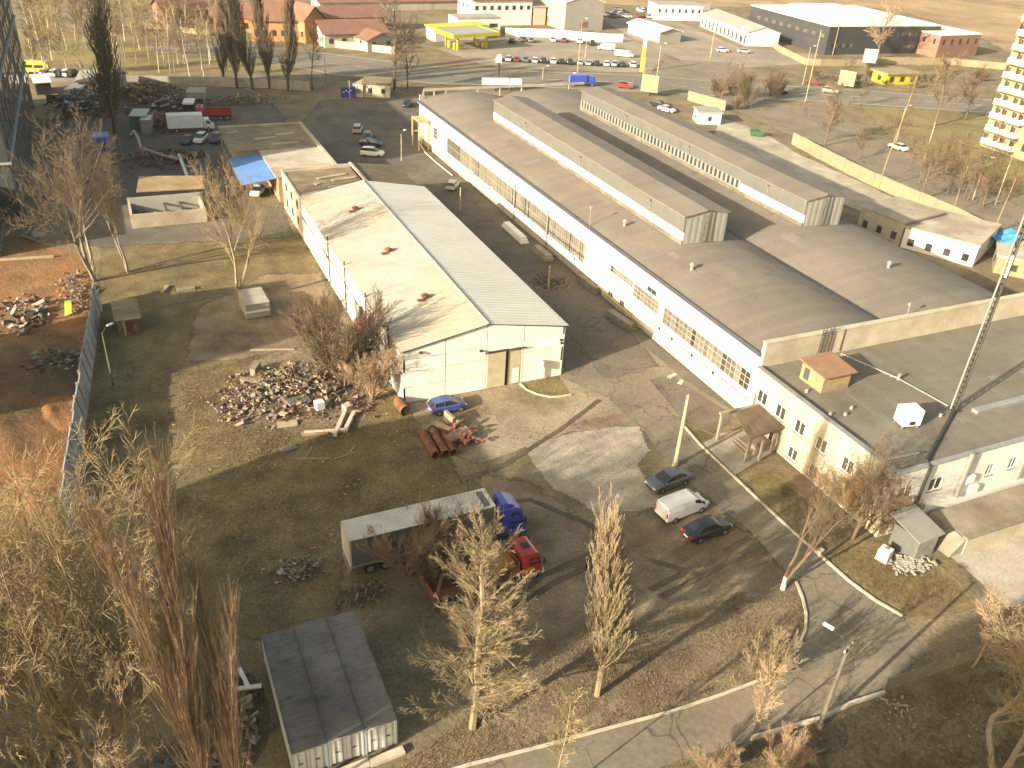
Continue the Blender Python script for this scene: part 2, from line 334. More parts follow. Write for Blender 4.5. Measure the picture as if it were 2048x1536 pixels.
M['pane_dark'] = mat('dark glazing', (.045,.043,.035), .12, .4, .5, spec=.8)
M['mull'] = mat('mullion paint', (.26,.235,.18), .7, .2, 1.0)
M['frame_white'] = mat('white window frame', (.62,.60,.55), .5, .06, 2)
M['steel'] = mat('dark steel', (.075,.068,.058), .6, .3, 2, metal=.5)
M['galv'] = mat('galvanised metal', (.34,.325,.29), .45, .2, 1.2, metal=.5)
M['rust'] = mat('rusty steel', (.165,.072,.034), .85, .35, 2.2, .01, 12, col2=(.10,.045,.025), fine=.25)
M['yellow_pipe'] = mat('yellow pipe paint', (.55,.42,.06), .5, .15, 1)
M['black'] = mat('black rubber', (.022,.021,.020), .85, .3, 4)
M['brick_cream'] = mat('sand coloured brick', (.25,.195,.105), .92, .22, 1.5, .02, 10, col2=(.28,.21,.11), fine=.25)
M['brownroof'] = mat('brown sheet roof', (.235,.140,.085), .75, .15, .8, streak=((.5,2.5,1),.45,.75,(.17,.10,.06),.6))
M['ac_white'] = plain('white enamel', (.62,.60,.56), .45)

# ================================================================ main hall (two vaulted bays with lanterns)
HX0, HXM, HX1, HY0, HY1, HZ = 57.4, 75.2, 95.0, 59.6, 169.4, 7.9
hall = thing('factory_hall', 'long white factory hall with two vaulted grey roofs and raised lanterns', 'factory hall', (HX0,HY0,0))
def hp(mb, name, m, parent=None, smooth=False, **k):
    o = mb.build(name, m, parent or hall, smooth, **k); o.location = (-HX0,-HY0,0) if (parent is None) else (0,0,0); return o
def hall_z(x):
    a, b = (HX0, HXM) if x < HXM else (HXM, HX1)
    c = (a+b)/2; return HZ+.25+1.2*(1-((x-c)/((b-a)/2))**2)
# west wall: openings cut as piers, sills, lintels
wl = MB(); T = .35
bands = [(60.6,77.6,2.9,5.1),(78.7,84.7,3.3,5.1),(84.9,90.8,4.2,5.1),(97.8,153.4,2.2,5.15),(158.7,161.2,3.0,5.1)]
ys = [HY0]
for (a,b,z0,z1) in bands:
    wl.box(HX0,HX0+T,ys[-1],a,0,HZ)                      # solid pier
    wl.box(HX0,HX0+T,a,b,0,z0); wl.box(HX0,HX0+T,a,b,z1,HZ); ys.append(b)
wl.box(HX0,HX0+T,ys[-1],HY1,0,HZ)
hp(wl,'west_wall',M['white'])
pb = MB(); pb.box(HX0-.06,HX0,84,HY1-2,0,.95); pb.box(HX0-.06,HX0,HY0+.3,84,0,.5); hp(pb,'wall_foot',M['wall_foot'])  # taller grey length paints in the warehouse shadow on the wall foot
ow = MB(); ow.box(HX1-.3,HX1,HY0,HY1,0,HZ+.2); ow.box(HX0+T,HX1-.3,HY1-.35,HY1,0,HZ); hp(ow,'rear_walls',M['white'])
# glazing bands: each pane a part
for bi,(a,b,z0,z1) in enumerate(bands):
    wdt = .62 if bi == 3 else .85
    n = max(2, round((b-a)/wdt)); wd = (b-a)/n
    pm = MB().box(HX0+.10,HX0+.13,.04,wd-.04,z0,z1)
    mes = [pm.mesh('pane', M[k]) for k in ('pane','pane2','pane_dark')]
    for i in range(n):
        y = a+i*wd
        dark = (bi==3 and y+wd > 146.9) or (bi==0 and (y < 61.6 or 70.3 < y < 71.4)) or (bi==1 and y > 84.0) or (bi==2 and y > 89.8) or (bi==0 and y > 76.9) or random.random() < .035 or bi == 4
        share('pane', mes[2 if dark else (random.random() < .42)], hall, (-HX0, y-HY0, 0))
    fm = MB()
    for i in range(n+1):
        y = a+i*wd; fm.box(HX0+.06,HX0+.16,y-.045,y+.045,z0,z1)
    k = 1 if z1-z0 < 1.2 else (2 if bi != 3 else 1)
    for j in range(1, k+1):
        zz = z0+(z1-z0)*j/(k+1); fm.box(HX0+.065,HX0+.155,a,b,zz-.04,zz+.04)
    hp(fm,'window_frame',M['mull'])
    sm = MB(); sm.box(HX0-.12,HX0-.002,a-.1,b+.1,z0-.1,z0-.02); hp(sm,'sill',M['frame_white'])
for (y0,y1,z0,z1) in ((89.2,90.4,.55,1.5),(86.2,87.3,.75,1.6),(79.5,81.6,5.5,6.1)):
    b = MB(); b.box(HX0-.05,HX0-.002,y0,y1,z0,z1); wv = hp(b,'vent_window',M['pane_dark'])
    b = MB(); [b.box(HX0-.08,HX0-.051,y,y+.05,z0,z1) for y in (y0,(y0+y1)/2,y1-.05)]; q = hp(b,'grille',M['mull'])
# roof vaults
for x0,x1 in ((HX0-.25,HXM),(HXM,HX1+.25)):
    r = MB(); n = 18
    c0,c1 = (HX0,HXM) if x0 < HXM else (HXM,HX1)
    pr = []
    for i in range(n+1):
        x = c0+(c1-c0)*i/n; c=(c0+c1)/2; pr.append((x, HZ+.25+1.2*(1-((x-c)/((c1-c0)/2))**2)))
    if x0 < c0: pr = [(x0,HZ+.2)]+pr
    if x1 > c1: pr = pr+[(x1,HZ+.2)]
    lo = [(x,z-.25) for x,z in reversed(pr)]
    vs = []; N_ = len(pr)
    for x,z in pr: vs.append((x,HY0+.1,z)); vs.append((x,HY1+.2,z))
    for x,z in pr: vs.append((x,HY0+.1,z-.3)); vs.append((x,HY1+.2,z-.3))
    fs = [(2*i,2*i+2,2*i+3,2*i+1) for i in range(N_-1)]+[(2*N_+2*i,2*N_+2*i+1,2*N_+2*i+3,2*N_+2*i+2) for i in range(N_-1)]
    fs += [(2*i,2*N_+2*i,2*N_+2*i+2,2*i+2) for i in range(N_-1)]+[(2*i+1,2*i+3,2*N_+2*i+3,2*N_+2*i+1) for i in range(N_-1)]
    fs += [(0,1,2*N_+1,2*N_),(2*N_-2,4*N_-2,4*N_-1,2*N_-1)]
    r.add(vs,fs); hp(r,'roof',M['bitumen'])
fa = MB(); fa.box(HX0-.36,HX0-.255,HY0-.1,HY1+.25,HZ-.12,HZ+.34); hp(fa,'fascia',M['fascia'])
gt = MB(); gt.tube([(HX0-.46,HY0,HZ-.1),(HX0-.46,HY1,HZ-.1)],.09,6); hp(gt,'gutter',mat('pale blue gutter',(.20,.22,.31),.5,.1,1))
vl = MB(); vl.box(HXM-.35,HXM+.35,HY0+.2,HY1,HZ+.22,HZ+.36); hp(vl,'valley_gutter',M['steel'])
# slightly darker strip along the valley side of the near bay
pt = MB()
for (x0,x1,y0,y1) in ((72.4,74.7,64,84),):
    for i in range(6):
        xa = x0+(x1-x0)*i/6; xb = x0+(x1-x0)*(i+1)/6
        pt.quad((xa,y0,hall_z(xa)+.02),(xb,y0,hall_z(xb)+.02),(xb,y1,hall_z(xb)+.02),(xa,y1,hall_z(xa)+.02))
M['patch'] = mat('darker roofing felt', (.138,.122,.098), .9, .15, .2, stripe=('Y',1.0,.05), fine=.08)
hp(pt,'roof_patch',M['patch'])
M['patch2'] = mat('newer roofing felt', (.172,.158,.128), .9, .15, .3, fine=.08)
for k in range(26):
    rr = random.Random(k+50); x0 = rr.choice([rr.uniform(58,63),rr.uniform(71,74),rr.uniform(76,83),rr.uniform(92,94)]) if k > 11 else rr.uniform(58,93); y0 = rr.uniform(61,83) if k < 12 else rr.uniform(88,160); lx = rr.choice([1.0,2.0,3.0]); ly = rr.choice([1.0,1.0,2.0,4.0])
    if x0 < HXM < x0+lx or abs(x0-HXM) < .4 or x0+lx > HX1: continue
    pq = MB(); n_ = 3
    for i in range(n_):
        xa = x0+lx*i/n_; xb = x0+lx*(i+1)/n_; e_ = .012+.0005*k
        pq.quad((xa,y0,hall_z(xa)+e_),(xb,y0,hall_z(xb)+e_),(xb,y0+ly,hall_z(xb)+e_),(xa,y0+ly,hall_z(xa)+e_))
    hp(pq,'roof_patch',M['patch2'] if k%2 else M['patch'])
# front parapet with capping, ladder
pp = MB(); pp.box(HX0-.2,HX1+2.5,HY0-.45,HY0+.05,0,9.45); hp(pp,'parapet',M['parapet'])
cp = MB(); cp.box(HX0-.26,HX1+2.5,HY0-.52,HY0+.14,9.455,9.6); hp(cp,'parapet_cap',M['parapet'])
for x in (64.6,65.6):
    ld = MB()
    for s in (-.22,.22): ld.tube([(x+s,HY0-.62,6.9),(x+s,HY0-.62,10.3)],.05,5)
    for k in range(11): ld.tube([(x-.22,HY0-.62,7.1+k*.28),(x+.22,HY0-.62,7.1+k*.28)],.035,4)
    hp(ld,'ladder',M['steel'])
cb = MB(); cb.tube([(67.6,HY0-.5,6.9),(67.6,HY0-.5,9.6)],.05,5); hp(cb,'cable_pipe',M['steel'])
# rear parapet steps
rp = MB(); rp.box(HX0,HX0+1.0,HY1-.2,HY1+.3,HZ,HZ+1.3); rp.box(HX0+1,HX1,HY1+.21,HY1+.5,HZ+1.9,HZ+2.35)
for x in (58.2,60.5,63,70,75,80): rp.box(x,x+.25,HY1+.21,HY1+.46,HZ,HZ+1.9)
hp(rp,'rear_parapet',M['wall_foot'])
# wall pipe line, lamps, downpipes, yellow gas pipe
pi = MB(); X=HX0-.1
pi.tube([(X,124.5,2.6),(X,97.4,3.2),(X,86.2,3.2),(X,85.9,1.7),(X,65.5,2.1),(X,60.2,2.2)],.05,5); hp(pi,'conduit',M['steel'])
yp = MB(); yp.tube([(HX0-.25,93,1.05),(HX0-.25,82.3,.75),(HX0-.25,82.0,.1)],.07,6); yp.tube([(HX0-.25,80,1.2),(HX0-.25,77,1.1)],.04,5); hp(yp,'gas_pipe',M['yellow_pipe'])
for y in (121.6,109.5):
    d = MB(); d.tube([(HX0-.18,y,.2),(HX0-.18,y,6.2)],.13,6); hp(d,'vent_pipe',M['galv'])
for y in (70.2,74.4,77.2,66,99.7,131,140):
    d = MB(); d.box(HX0-.5,HX0-.01,y-.4,y+.4,2.05,2.6); hp(d,'air_conditioner',M['ac_white'])
    d = MB(); d.box(HX0-.52,HX0-.501,y-.25,y+.25,2.1,2.55); hp(d,'fan_grille',M['steel'])
# scaffold tower of pale posts by far corner
sc_ = MB()
for x in (54.9,56.9):
    for y in (162.5,166.5): sc_.box(x-.12,x+.12,y-.12,y+.12,0,5.6)
sc_.box(54.8,57.0,162.3,166.7,5.6,5.8); sc_.box(54.85,56.95,162.4,162.55,2.8,3.0); sc_.box(54.85,56.95,166.5,166.65,2.8,3.0)
so_ = sc_.build('gantry_frame', mat('ochre timber',(.42,.30,.14),.9,.2,1)); tag(so_,'ochre timber gantry frame standing at the far corner of the white hall','frame')
# lanterns
def lantern(x0,x1,y0,y1,style):
    xm=(x0+x1)/2; ztop=13.0; zb=hall_z(x0)-.1
    L_ = thing('lantern',None,None); L_.parent = hall; L_.location=(-HX0,-HY0,0)
    del_ = [L_.pop(k) for k in list(L_.keys())]
    def lp(mb,name,m,**k): return mb.build(name,m,L_,**k)
    z1,z2 = zb+.65, zb+1.75
    b = MB(); b.box(x0,x0+.2,y0,y1,z2 if style==1 else z2+.3,ztop); (style==2 and b.box(x0,x0+.2,y0,y0+14.2,z2,z2+.3)); lp(b,'upper_cladding',M['clad'])
    b = MB(); b.box(x0-.05,x0+.2,y0,y1,zb-.1,z1); lp(b,'upstand',M['dirty'])
    if style == 1:
        b = MB(); b.box(x0-.03,x0+.2,y0,y1,z1,z2); lp(b,'white_band',M['band_white'])
    else:
        ye = y0+14.2
        b = MB(); b.box(x0-.03,x0+.2,y0,ye,z1,z2); lp(b,'white_band',M['band_white'])
        n = 46; wd = (y1-ye-.6)/n
        b = MB(); b.box(x0,x0+.2,ye,y1,z1,z1+.12); b.box(x0,x0+.2,ye,y1,z2+.25,z2+.3)
        for i in range(n+1): b.box(x0,x0+.2,ye+.3+i*wd-.24,ye+.3+i*wd+.24,z1+.12,z2+.25)
        lp(b,'window_wall',M['clad2'])
        me = MB().box(x0+.08,x0+.11,.24,wd-.24,z1+.12,z2+.25).mesh('window',M['pane_dark'])
        for i in range(n): share('window',me,L_,(0,ye+.3+i*wd,0))
    b = MB(); b.box(x1-.2,x1,y0,y1,zb-.1,ztop); lp(b,'east_cladding',M['greysheet'])
    for yy,nm in ((y0,'end_wall'),(y1-.15,'end_wall')):
        b = MB(); n=14
        for i in range(n):   # vertical corrugated sheets of the end, gently bowed foot
            xa=x0+.2+(x1-x0-.4)*i/n; xb=x0+.2+(x1-x0-.4)*(i+1)/n; o_=.03*(i%2)
            tz = ztop+.45*(1-abs((xa+xb)/2-xm)/((x1-x0)/2))
            b.box(xa,xb,yy-o_,yy+.15-o_,min(hall_z(xa),hall_z(xb))-.3,tz)
        lp(b,nm,M['greysheet'])
    b = MB()
    pr=[(x0-.25,ztop+.02),(xm,ztop+.55),(x1+.25,ztop+.02),(x1+.25,ztop+.14),(xm,ztop+.68),(x0-.25,ztop+.14)]
    b.extr(pr,'y',y0-.2,y1+.2); lp(b,'lantern_roof',M['bitumen'])
    b = MB(); yy=y0-.32
    for s in (-.3,.3): b.tube([(xm+s,yy,hall_z(xm)),(xm+s,yy,ztop+.9)],.045,5)
    for k in range(11): b.tube([(xm-.3,yy,hall_z(xm)+.3+k*.33),(xm+.3,yy,hall_z(xm)+.3+k*.33)],.03,4)
    for dx in (-1,1): b.tube([(xm+dx*.55,yy,hall_z(xm)),(xm+dx*.3,yy,ztop)],.035,4)
    lp(b,'ladder',M['steel'])
    for y in (y0+8,y0+28,y0+48):
        b = MB(); b.tube([(x0-.12,y,zb+2.2),(x0-.12,y,zb+3.4),(x0-.45,y,zb+3.5)],.05,5); b.obox((x0-.5,y,zb+3.4),.3,.3,.12); lp(b,'lamp',M['galv'])
    return L_
L1 = lantern(64.1,70.7,85.2,147.2,1); L2 = lantern(84.3,91.0,85.9,151.3,2)
# roof vents on the vault
for (x,y) in ((61.3,78.6),(60.9,94.0),(85.5,71)):
    b = MB(); z=hall_z(x)-.05; b.tube([(x,y,z),(x,y,z+.75)],.22,8); b.tube([(x,y,z+.7),(x,y,z+.8),(x,y,z+1.05)],[.36,.36,.05],8); hp(b,'roof_vent',M['galv'])
for x,y,h in ((57.2,97.0,2.4),(77.8,60.3,1.7)):
    b = MB(); b.tube([(x,y,8.1),(x,y,9.4+h*.6)],.05,5); b.obox((x,y,9.4+h*.6),.3,.3,.35); hp(b,'flue',M['galv'])

# ================================================================ office block in front of the hall
AX0, AX1, AY0, AY1, AZ = 56.5, 108.0, 39.6, 59.1, 6.75
off = thing('office_block','two storey cream office block with flat roof joined to the hall front','office building',(AX0,AY0,0))
def op(mb,name,m,parent=None,**k):
    o = mb.build(name,m,parent or off,**k); o.location = (-AX0,-AY0,0) if parent is None else (0,0,0); return o
# west facade with openings: list (y0,y1,z0,z1)
up = [(56.75,58.0),(53.85,55.05),(50.95,52.1),(47.85,49.0),(44.3,45.5)]
lo = [(54.05,55.2),(51.0,52.1),(47.95,48.95),(44.6,45.7)]
def facade(fixed, openings, a0, a1, zt, m, axis, th=.35):
    """wall slab in strips around rectangular openings (axis 'y': wall runs along y at x=fixed)"""
    mb = MB()
    def bx(u0,u1,z0,z1):
        if u1-u0 < 1e-4 or z1-z0 < 1e-4: return
        if axis=='y': mb.box(fixed,fixed+th,u0,u1,z0,z1)
        else: mb.box(u0,u1,fixed,fixed+th,z0,z1)
    zs = sorted({0,zt}|{o[2] for o in openings}|{o[3] for o in openings})
    for z0,z1 in zip(zs,zs[1:]):
        cur=a0
        for o in sorted([o for o in openings if o[2] <= z0+1e-6 and o[3] >= z1-1e-6]):
            bx(cur,o[0],z0,z1); cur=o[1]
        bx(cur,a1,z0,z1)
    return mb
W_ = [(a-.12,b+.12,3.5,5.0) for a,b in up]+[(a-.12,b+.12,.4,1.75) for a,b in lo]
op(facade(AX0,W_,AY0,AY1+.02,AZ+.25,None,'y'),'west_wall',M['cream'])
FW = [(57.35,58.95,3.9,5.3),(61.0,62.6,3.9,5.3),(68.3,69.2,3.8,5.1),(71.3,72.3,3.8,5.1),(75,76.4,3.8,5.1)]
op(facade(AY0,FW,AX0+.351,AX1,AZ+.25,None,'x'),'south_wall',M['white'])
def window(u0,u1,z0,z1,fixed,axis,parent,loc):
    """white casement: frame, two panes, sill; returns frame"""
    f_ = MB(); d0,d1=.06,.14
    def bx(mb,a,b,c,d,e0,e1):
        if axis=='y': mb.box(fixed+e0,fixed+e1,a,b,c,d)
        else: mb.box(a,b,fixed+e0,fixed+e1,c,d)
    t=.09; um=(u0+u1)/2
    bx(f_,u0,u1,z0,z0+t,d0,d1); bx(f_,u0,u1,z1-t,z1,d0,d1)
    for c in (u0,um-t/2,u1-t): bx(f_,c,c+t,z0+t,z1-t,d0,d1)
    fo = f_.build('window',M['frame_white'],parent); fo.location=loc
    for a,b in ((u0+t,um-t/2),(um+t/2,u1-t)):
        p=MB(); bx(p,a,b,z0+t,z1-t,.09,.11); p.build('pane',M['pane_dark'] if random.random()<.8 else M['pane2'],fo)
    s=MB(); bx(s,u0-.08,u1+.08,z0-.07,z0-.003,-.14,.06); s.build('sill',M['galv'],fo)
    return fo
for (a,b,c,d) in W_: window(a,b,c,d,AX0,'y',off,(-AX0,-AY0,0))
for (a,b,c,d) in FW: window(a,b,c,d,AY0,'x',off,(-AX0,-AY0,0))
rf = MB(); rf.box(AX0+.36,AX1,AY0+.36,AY1,AZ-.2,AZ); op(rf,'roof',M['bitumen2'])
cp = MB(); cp.box(AX0-.12,AX0+.42,AY0-.12,AY1-.1,AZ+.255,AZ+.36); cp.box(AX0+.43,AX1,AY0-.12,AY0+.42,AZ+.255,AZ+.36); op(cp,'coping',M['galv'])
dk = MB(); dk.box(AX0+.43,AX0+.75,AY0+.43,AY1,AZ+.002,AZ+.05); op(dk,'edge_gutter',M['fascia'])
pl_ = MB(); pl_.box(AX0-.07,AX0-.002,AY0,AY1-.2,0,.38); op(pl_,'wall_foot',M['parapet'])
# stair hut on the roof
hut = MB(); hx0,hx1,hy0,hy1=59.6,63.1,52.9,56.1
hut = facade(hx0,[(54.9,55.7,7.0,8.3)],hy0,hy1,8.5,None,'y',.3)
hut.v=[(x,y,z if z>0 else AZ) for x,y,z in hut.v]
h1 = op(hut,'stair_hut',M['brick_cream'])
q = MB(); q.box(hx0+.3,hx1,hy0,hy0+.3,AZ,8.5); q.box(hx0+.3,hx1,hy1-.3,hy1,AZ,8.5); q.box(hx1-.3,hx1,hy0+.3,hy1-.3,AZ,8.5); q.build('hut_wall',M['brick_cream'],h1)
q = MB(); q.box(hx0+.1,hx0+.15,54.9,55.7,AZ,8.3); q.build('door',M['fascia'],h1)
q = MB(); vs=[(hx0-.3,hy0-.35,8.55),(hx1+.35,hy0-.35,8.6),(hx1+.35,hy1+.35,8.9),(hx0-.3,hy1+.35,8.85)]
q.add(vs+[(a,b,c+.12) for a,b,c in vs],[(3,2,1,0),(4,5,6,7),(0,1,5,4),(1,2,6,5),(2,3,7,6),(3,0,4,7)]); q.build('hut_roof',M['brownroof'],h1)
# low duct lines on roof
q = MB(); q.tube([(67.4,58.6,AZ+.12),(69.4,52.4,AZ+.12),(70.1,46.6,AZ+.15)],.07,5)
for t in range(9): q.box(67.4+2*t/9-.15,67.4+2*t/9+.15,58.4-6*t/9-.1,58.4-6*t/9+.1,AZ,AZ+.16)
q.tube([(69.4,52.4,AZ),(69.4,52.4,AZ+.7)],.18,7); op(q,'roof_conduit',M['galv'])
q = MB(); q.box(71.8,80,44.6,45.3,AZ,AZ+.35); op(q,'roof_duct',M['galv'])
for x,y in ((57.7,49.4),(60.5,49.6),(59.1,48.9),(66.5,47.2),(68,45.6),(58.4,53.6)):
    q=MB(); q.tube([(x,y,AZ),(x,y,AZ+.3)],.16,7); op(q,'roof_vent',M['wall_foot'])
q = MB(); q.tube([(70.2,45.9,AZ+.2),(65.5,43.2,AZ+.2),(60.4,40.3,AZ+.3),(60.0,39.4,AZ+.45),(59.9,39.4,2.4)],.17,6); op(q,'cable_tray',M['steel'])
q = MB(); q.tube([(60.4,41.2,AZ+.55),(57.0,41.4,AZ+.55)],.09,6); [q.tube([(x,41.3,AZ),(x,41.3,AZ+.5)],.05,4) for x in (57.2,60.2)]; op(q,'roof_rail',M['galv'])
for x in (64.9,72.9):
    q=MB(); q.tube([(x,AY0-.3,2.5),(x,AY0-.3,7.4)],.22,8); op(q,'vent_stack',M['galv'])
for x,z in ((65.9,4.3),(67.0,2.9)):
    q=MB(); q.box(x-.5,x+.5,AY0-.45,AY0-.05,z-.4,z+.4); op(q,'air_conditioner',M['ac_white'])
# ivy on the corner: fine dry stems with remnants of leaves
for k in range(14):
    rr = random.Random(k+90); x0 = rr.uniform(58,86); y0 = rr.uniform(41,56); q = MB(); q.box(x0,x0+rr.choice([1,1,2,3.5]),y0,y0+rr.choice([1,1,2]),AZ+.001,AZ+.012+.001*k); op(q,'roof_patch',M['patch2'] if k%2 else M['patch'])
M['ivy'] = mat('dry creeper',(.20,.13,.06),.95,.4,3)
q=MB(); rng=random.Random(5)
for k in range(130):
    side = rng.random() < .72
    if side: u=rng.uniform(39.8,48.5); p=Vector((AX0-.05,u,rng.uniform(0,1.5)))
    else: u=rng.uniform(56.6,61); p=Vector((u,AY0-.05,rng.uniform(0,2)))
    pts=[p.copy()]; H_=6.4*max(.2,1-abs((u-(42 if side else 57))/7))*rng.uniform(.5,1)
    while p.z < H_:
        s=rng.uniform(-.45,.45); p=p+(Vector((0,s,.5)) if side else Vector((s,0,.5))); pts.append(p.copy())
    if len(pts)>2: q.tube(pts,[.022]*len(pts),3,False)
    for p in pts:
        for _ in range(3):
            d=Vector((rng.uniform(-.06,0),rng.uniform(-.35,.35),rng.uniform(-.3,.3))) if side else Vector((rng.uniform(-.35,.35),rng.uniform(-.06,0),rng.uniform(-.3,.3)))
            c=p+d; s=rng.uniform(.05,.12)
            if side: q.add([(c.x,c.y-s,c.z),(c.x-.03,c.y,c.z-s),(c.x,c.y+s,c.z),(c.x-.03,c.y,c.z+s)],[(0,1,2,3)])
            else: q.add([(c.x-s,c.y,c.z),(c.x,c.y-.03,c.z-s),(c.x+s,c.y,c.z),(c.x,c.y-.03,c.z+s)],[(0,1,2,3)])
iv=q.build('creeper',M['ivy']); tag(iv,'dry brown creeper climbing the cream corner of the office block','climbing plant')
# AC cabinet and mast standing on the roof
a_=thing('rooftop_cabinet','white boxy rooftop cabinet on short legs by the mast','cabinet',(63.5,45.6,AZ),rad(-12))
q=MB(); q.box(-.95,.95,-.75,.75,.35,2.0); q.build('casing',M['ac_white'],a_,bevel=.04)
for x in (-.8,.8):
    for y in (-.6,.6): q=MB(); q.box(x-.06,x+.06,y-.06,y+.06,0,.35); q.build('leg',M['galv'],a_)
q=MB(); q.box(-.3,.3,-.77,-.751,.5,.9); q.build('grille',M['steel'],a_)
mt_=thing('antenna_mast','tall slim lattice antenna mast rising from the office roof','mast',(70.2,46.0,AZ))
hh=24.0
for k in range(3):
    t=2*math.pi*k/3+.4; q=MB(); q.tube([(.30*math.cos(t),.30*math.sin(t),0),(.22*math.cos(t),.22*math.sin(t),hh)],.085,5); q.build('leg',M['wall_foot'] if k==1 else M['steel'],mt_)
q=MB(); n=40
for i in range(n):
    for k in range(3):
        t=2*math.pi*k/3+.4; t2=2*math.pi*(k+1)/3+.4; r=.30-.08*i/n; r2=.30-.08*(i+1)/n
        q.tube([(r*math.cos(t),r*math.sin(t),hh*i/n),(r2*math.cos(t2),r2*math.sin(t2),hh*(i+1)/n)],.04,3,False)
q.build('lattice',M['steel'],mt_)
q=MB(); q.obox((-.3,-.3,15.3),.28,.2,2.0,.5); q.build('antenna_panel',M['ac_white'],mt_)
q=MB(); q.box(-.5,.5,-.5,.5,0,.12); q.build('base_plate',M['steel'],mt_)
# entrance porch
M['porchroof']=mat('brown corrugated porch sheet',(.105,.075,.048),.8,.2,.7,streak=((2.2,.4,1),.5,.75,(.17,.13,.09),.7))
pch=thing('entrance_porch','brown sheet roofed porch with concrete beam frame by the office wall','porch',(52.6,55.6,0))
q=MB(); vs=[(0.5,1.6,3.2),(3.85,1.7,3.35),(3.85,-2.3,3.1),(-.4,-2.4,2.6)]
q.add(vs+[(a,b,c+.1) for a,b,c in vs],[(3,2,1,0),(4,5,6,7),(0,1,5,4),(1,2,6,5),(2,3,7,6),(3,0,4,7)]); q.build('roof',M['porchroof'],pch)
q=MB(); q.box(-1.0,3.88,1.75,2.1,3.05,3.35); q.build('beam',M['concrete'],pch)
for x,y in ((-.9,1.7),(-.5,-2.5),(.9,-2.9),(3.0,-2.2)):
    q=MB(); q.box(x,x+.26,y,y+.26,0,3.0 if y>0 else 2.55); q.build('post',M['concrete'],pch)
for k in range(3):
    q=MB(); q.box(.3+.35*k,3.85,-1.6,.9,.05+.16*k,.21+.16*k); q.build('step',M['concrete'],pch)
q=MB(); q.box(1.1,1.45,-2.0,-1.2,.05,1.1); q.build('side_wall',M['cream'],pch)
# loading ramp on the south side
rmp=thing('loading_ramp','raised pale concrete loading ramp along the south side of the office','ramp',(60.6,35.2,0))
q=MB(); vs=[(0,0,0),(30,0,0),(30,4.0,0),(0,4.0,0),(1.4,0.05,1.55),(30,.05,1.75),(30,4.0,1.75),(1.6,4.0,1.6)]
q.add(vs,[(3,2,1,0),(4,5,6,7),(0,1,5,4),(1,2,6,5),(2,3,7,6),(3,0,4,7)]); q.build('deck',M['concrete'],rmp)
for k in range(8):
    q=MB(); q.box(1.5+k*2.6,4.06+k*2.6,-.12,-.005,0,1.62); q.build('wall_panel',M['parapet'],rmp)
q=MB(); q.box(1.4,30,-.14,.35,1.625,1.85); q.build('kerb',M['concrete'],rmp)
# grey sheet hut and odds at the office corner
gh=thing('sheet_metal_hut','grey sheet metal hut leaning against the office corner','hut',(58.3,37.3,0),rad(4))
q=MB(); q.box(-1.3,1.3,-1.2,1.4,0,2.3); q.build('wall',M['clad'],gh)
for k in range(6): q=MB(); q.box(-1.3+k*.43,-1.3+k*.43+.36,-1.26,-1.201,0,2.3); q.build('panel',M['galv'],gh)
q=MB(); vs=[(-1.6,-1.5,2.31),(1.6,-1.5,2.31),(1.6,2.0,3.0),(-1.6,2.0,3.0)]; q.add(vs+[(a,b,c+.08) for a,b,c in vs],[(3,2,1,0),(4,5,6,7),(0,1,5,4),(1,2,6,5),(2,3,7,6),(3,0,4,7)]); q.build('roof',M['clad2'],gh)
tk=thing('water_tank','white plastic cube water tank on the grass by the office corner','tank',(54.9,37.2,0),rad(20))
q=MB(); q.box(-.55,.55,-.5,.5,.12,1.15); q.build('tank',M['ac_white'],tk,bevel=.08); q=MB(); q.box(-.6,.6,-.55,.55,0,.115); q.build('pallet',M['parapet'],tk); q=MB(); q.tube([(0,0,1.15),(0,0,1.25)],.2,8); q.build('lid',M['wall_foot'],tk)
q=MB(); rng=random.Random(8)
for k in range(260): 
    q.obox((rng.gauss(56.5,.8),rng.gauss(35.8,.55),rng.uniform(.03,.3)),rng.uniform(.1,.6),rng.uniform(.05,.3),rng.uniform(.03,.12),rng.uniform(0,3),rng.uniform(-.6,.6))
o=q.build('scrap_heap',M['wall_foot']); tag(o,'grey heap of scrap metal beside the sheet metal hut','scrap heap',kind='stuff')
# ================================================================ the warehouse shed with corrugated gable roof
M['shedwall']=mat('white panel wall',(.74,.71,.62),.85,.08,.5,.008,8,col2=(.66,.62,.52),streak=((.6,.6,.15),.54,.8,(.48,.42,.31),.45),fine=.06)
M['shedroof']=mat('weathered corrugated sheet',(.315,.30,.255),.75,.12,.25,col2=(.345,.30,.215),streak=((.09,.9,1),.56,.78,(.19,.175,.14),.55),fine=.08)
M['shedroof_east_bright']=mat('brightened weathered sheet east',(.50,.485,.43),.75,.08,.2,streak=((.12,.8,1),.55,.8,(.40,.385,.335),.6),fine=.06)  # same sheet, coloured lighter to offset grazing sun on the east slope
M['door_cream']=mat('cream steel door',(.42,.36,.235),.7,.12,1.2,streak=((.6,.6,2),.5,.8,(.34,.28,.17),.6))
M['darkgap']=mat('dark interior',(.03,.026,.02),.9,.2,1)
SX0,SX1,SY0,SY1,SE,SR=23.4,42.3,74.6,123.0,6.45,8.2
shed=thing('warehouse_shed','white panel warehouse with pale corrugated gable roof','warehouse',(SX0,SY0,0))
def sp(mb,name,m,**k): o=mb.build(name,m,shed,**k); o.location=(-SX0,-SY0,0); return o
xm=(SX0+SX1)/2
b=MB(); b.box(SX0,SX0+.25,SY0,SY1,0,3.3); b.box(SX0,SX0+.25,SY0,SY1,3.75,SE); sp(b,'west_wall',M['white'])
b=MB(); b.box(SX0+.1,SX0+.2,SY0+.3,SY1,3.3,3.75); sp(b,'window_strip',M['pane_dark'])
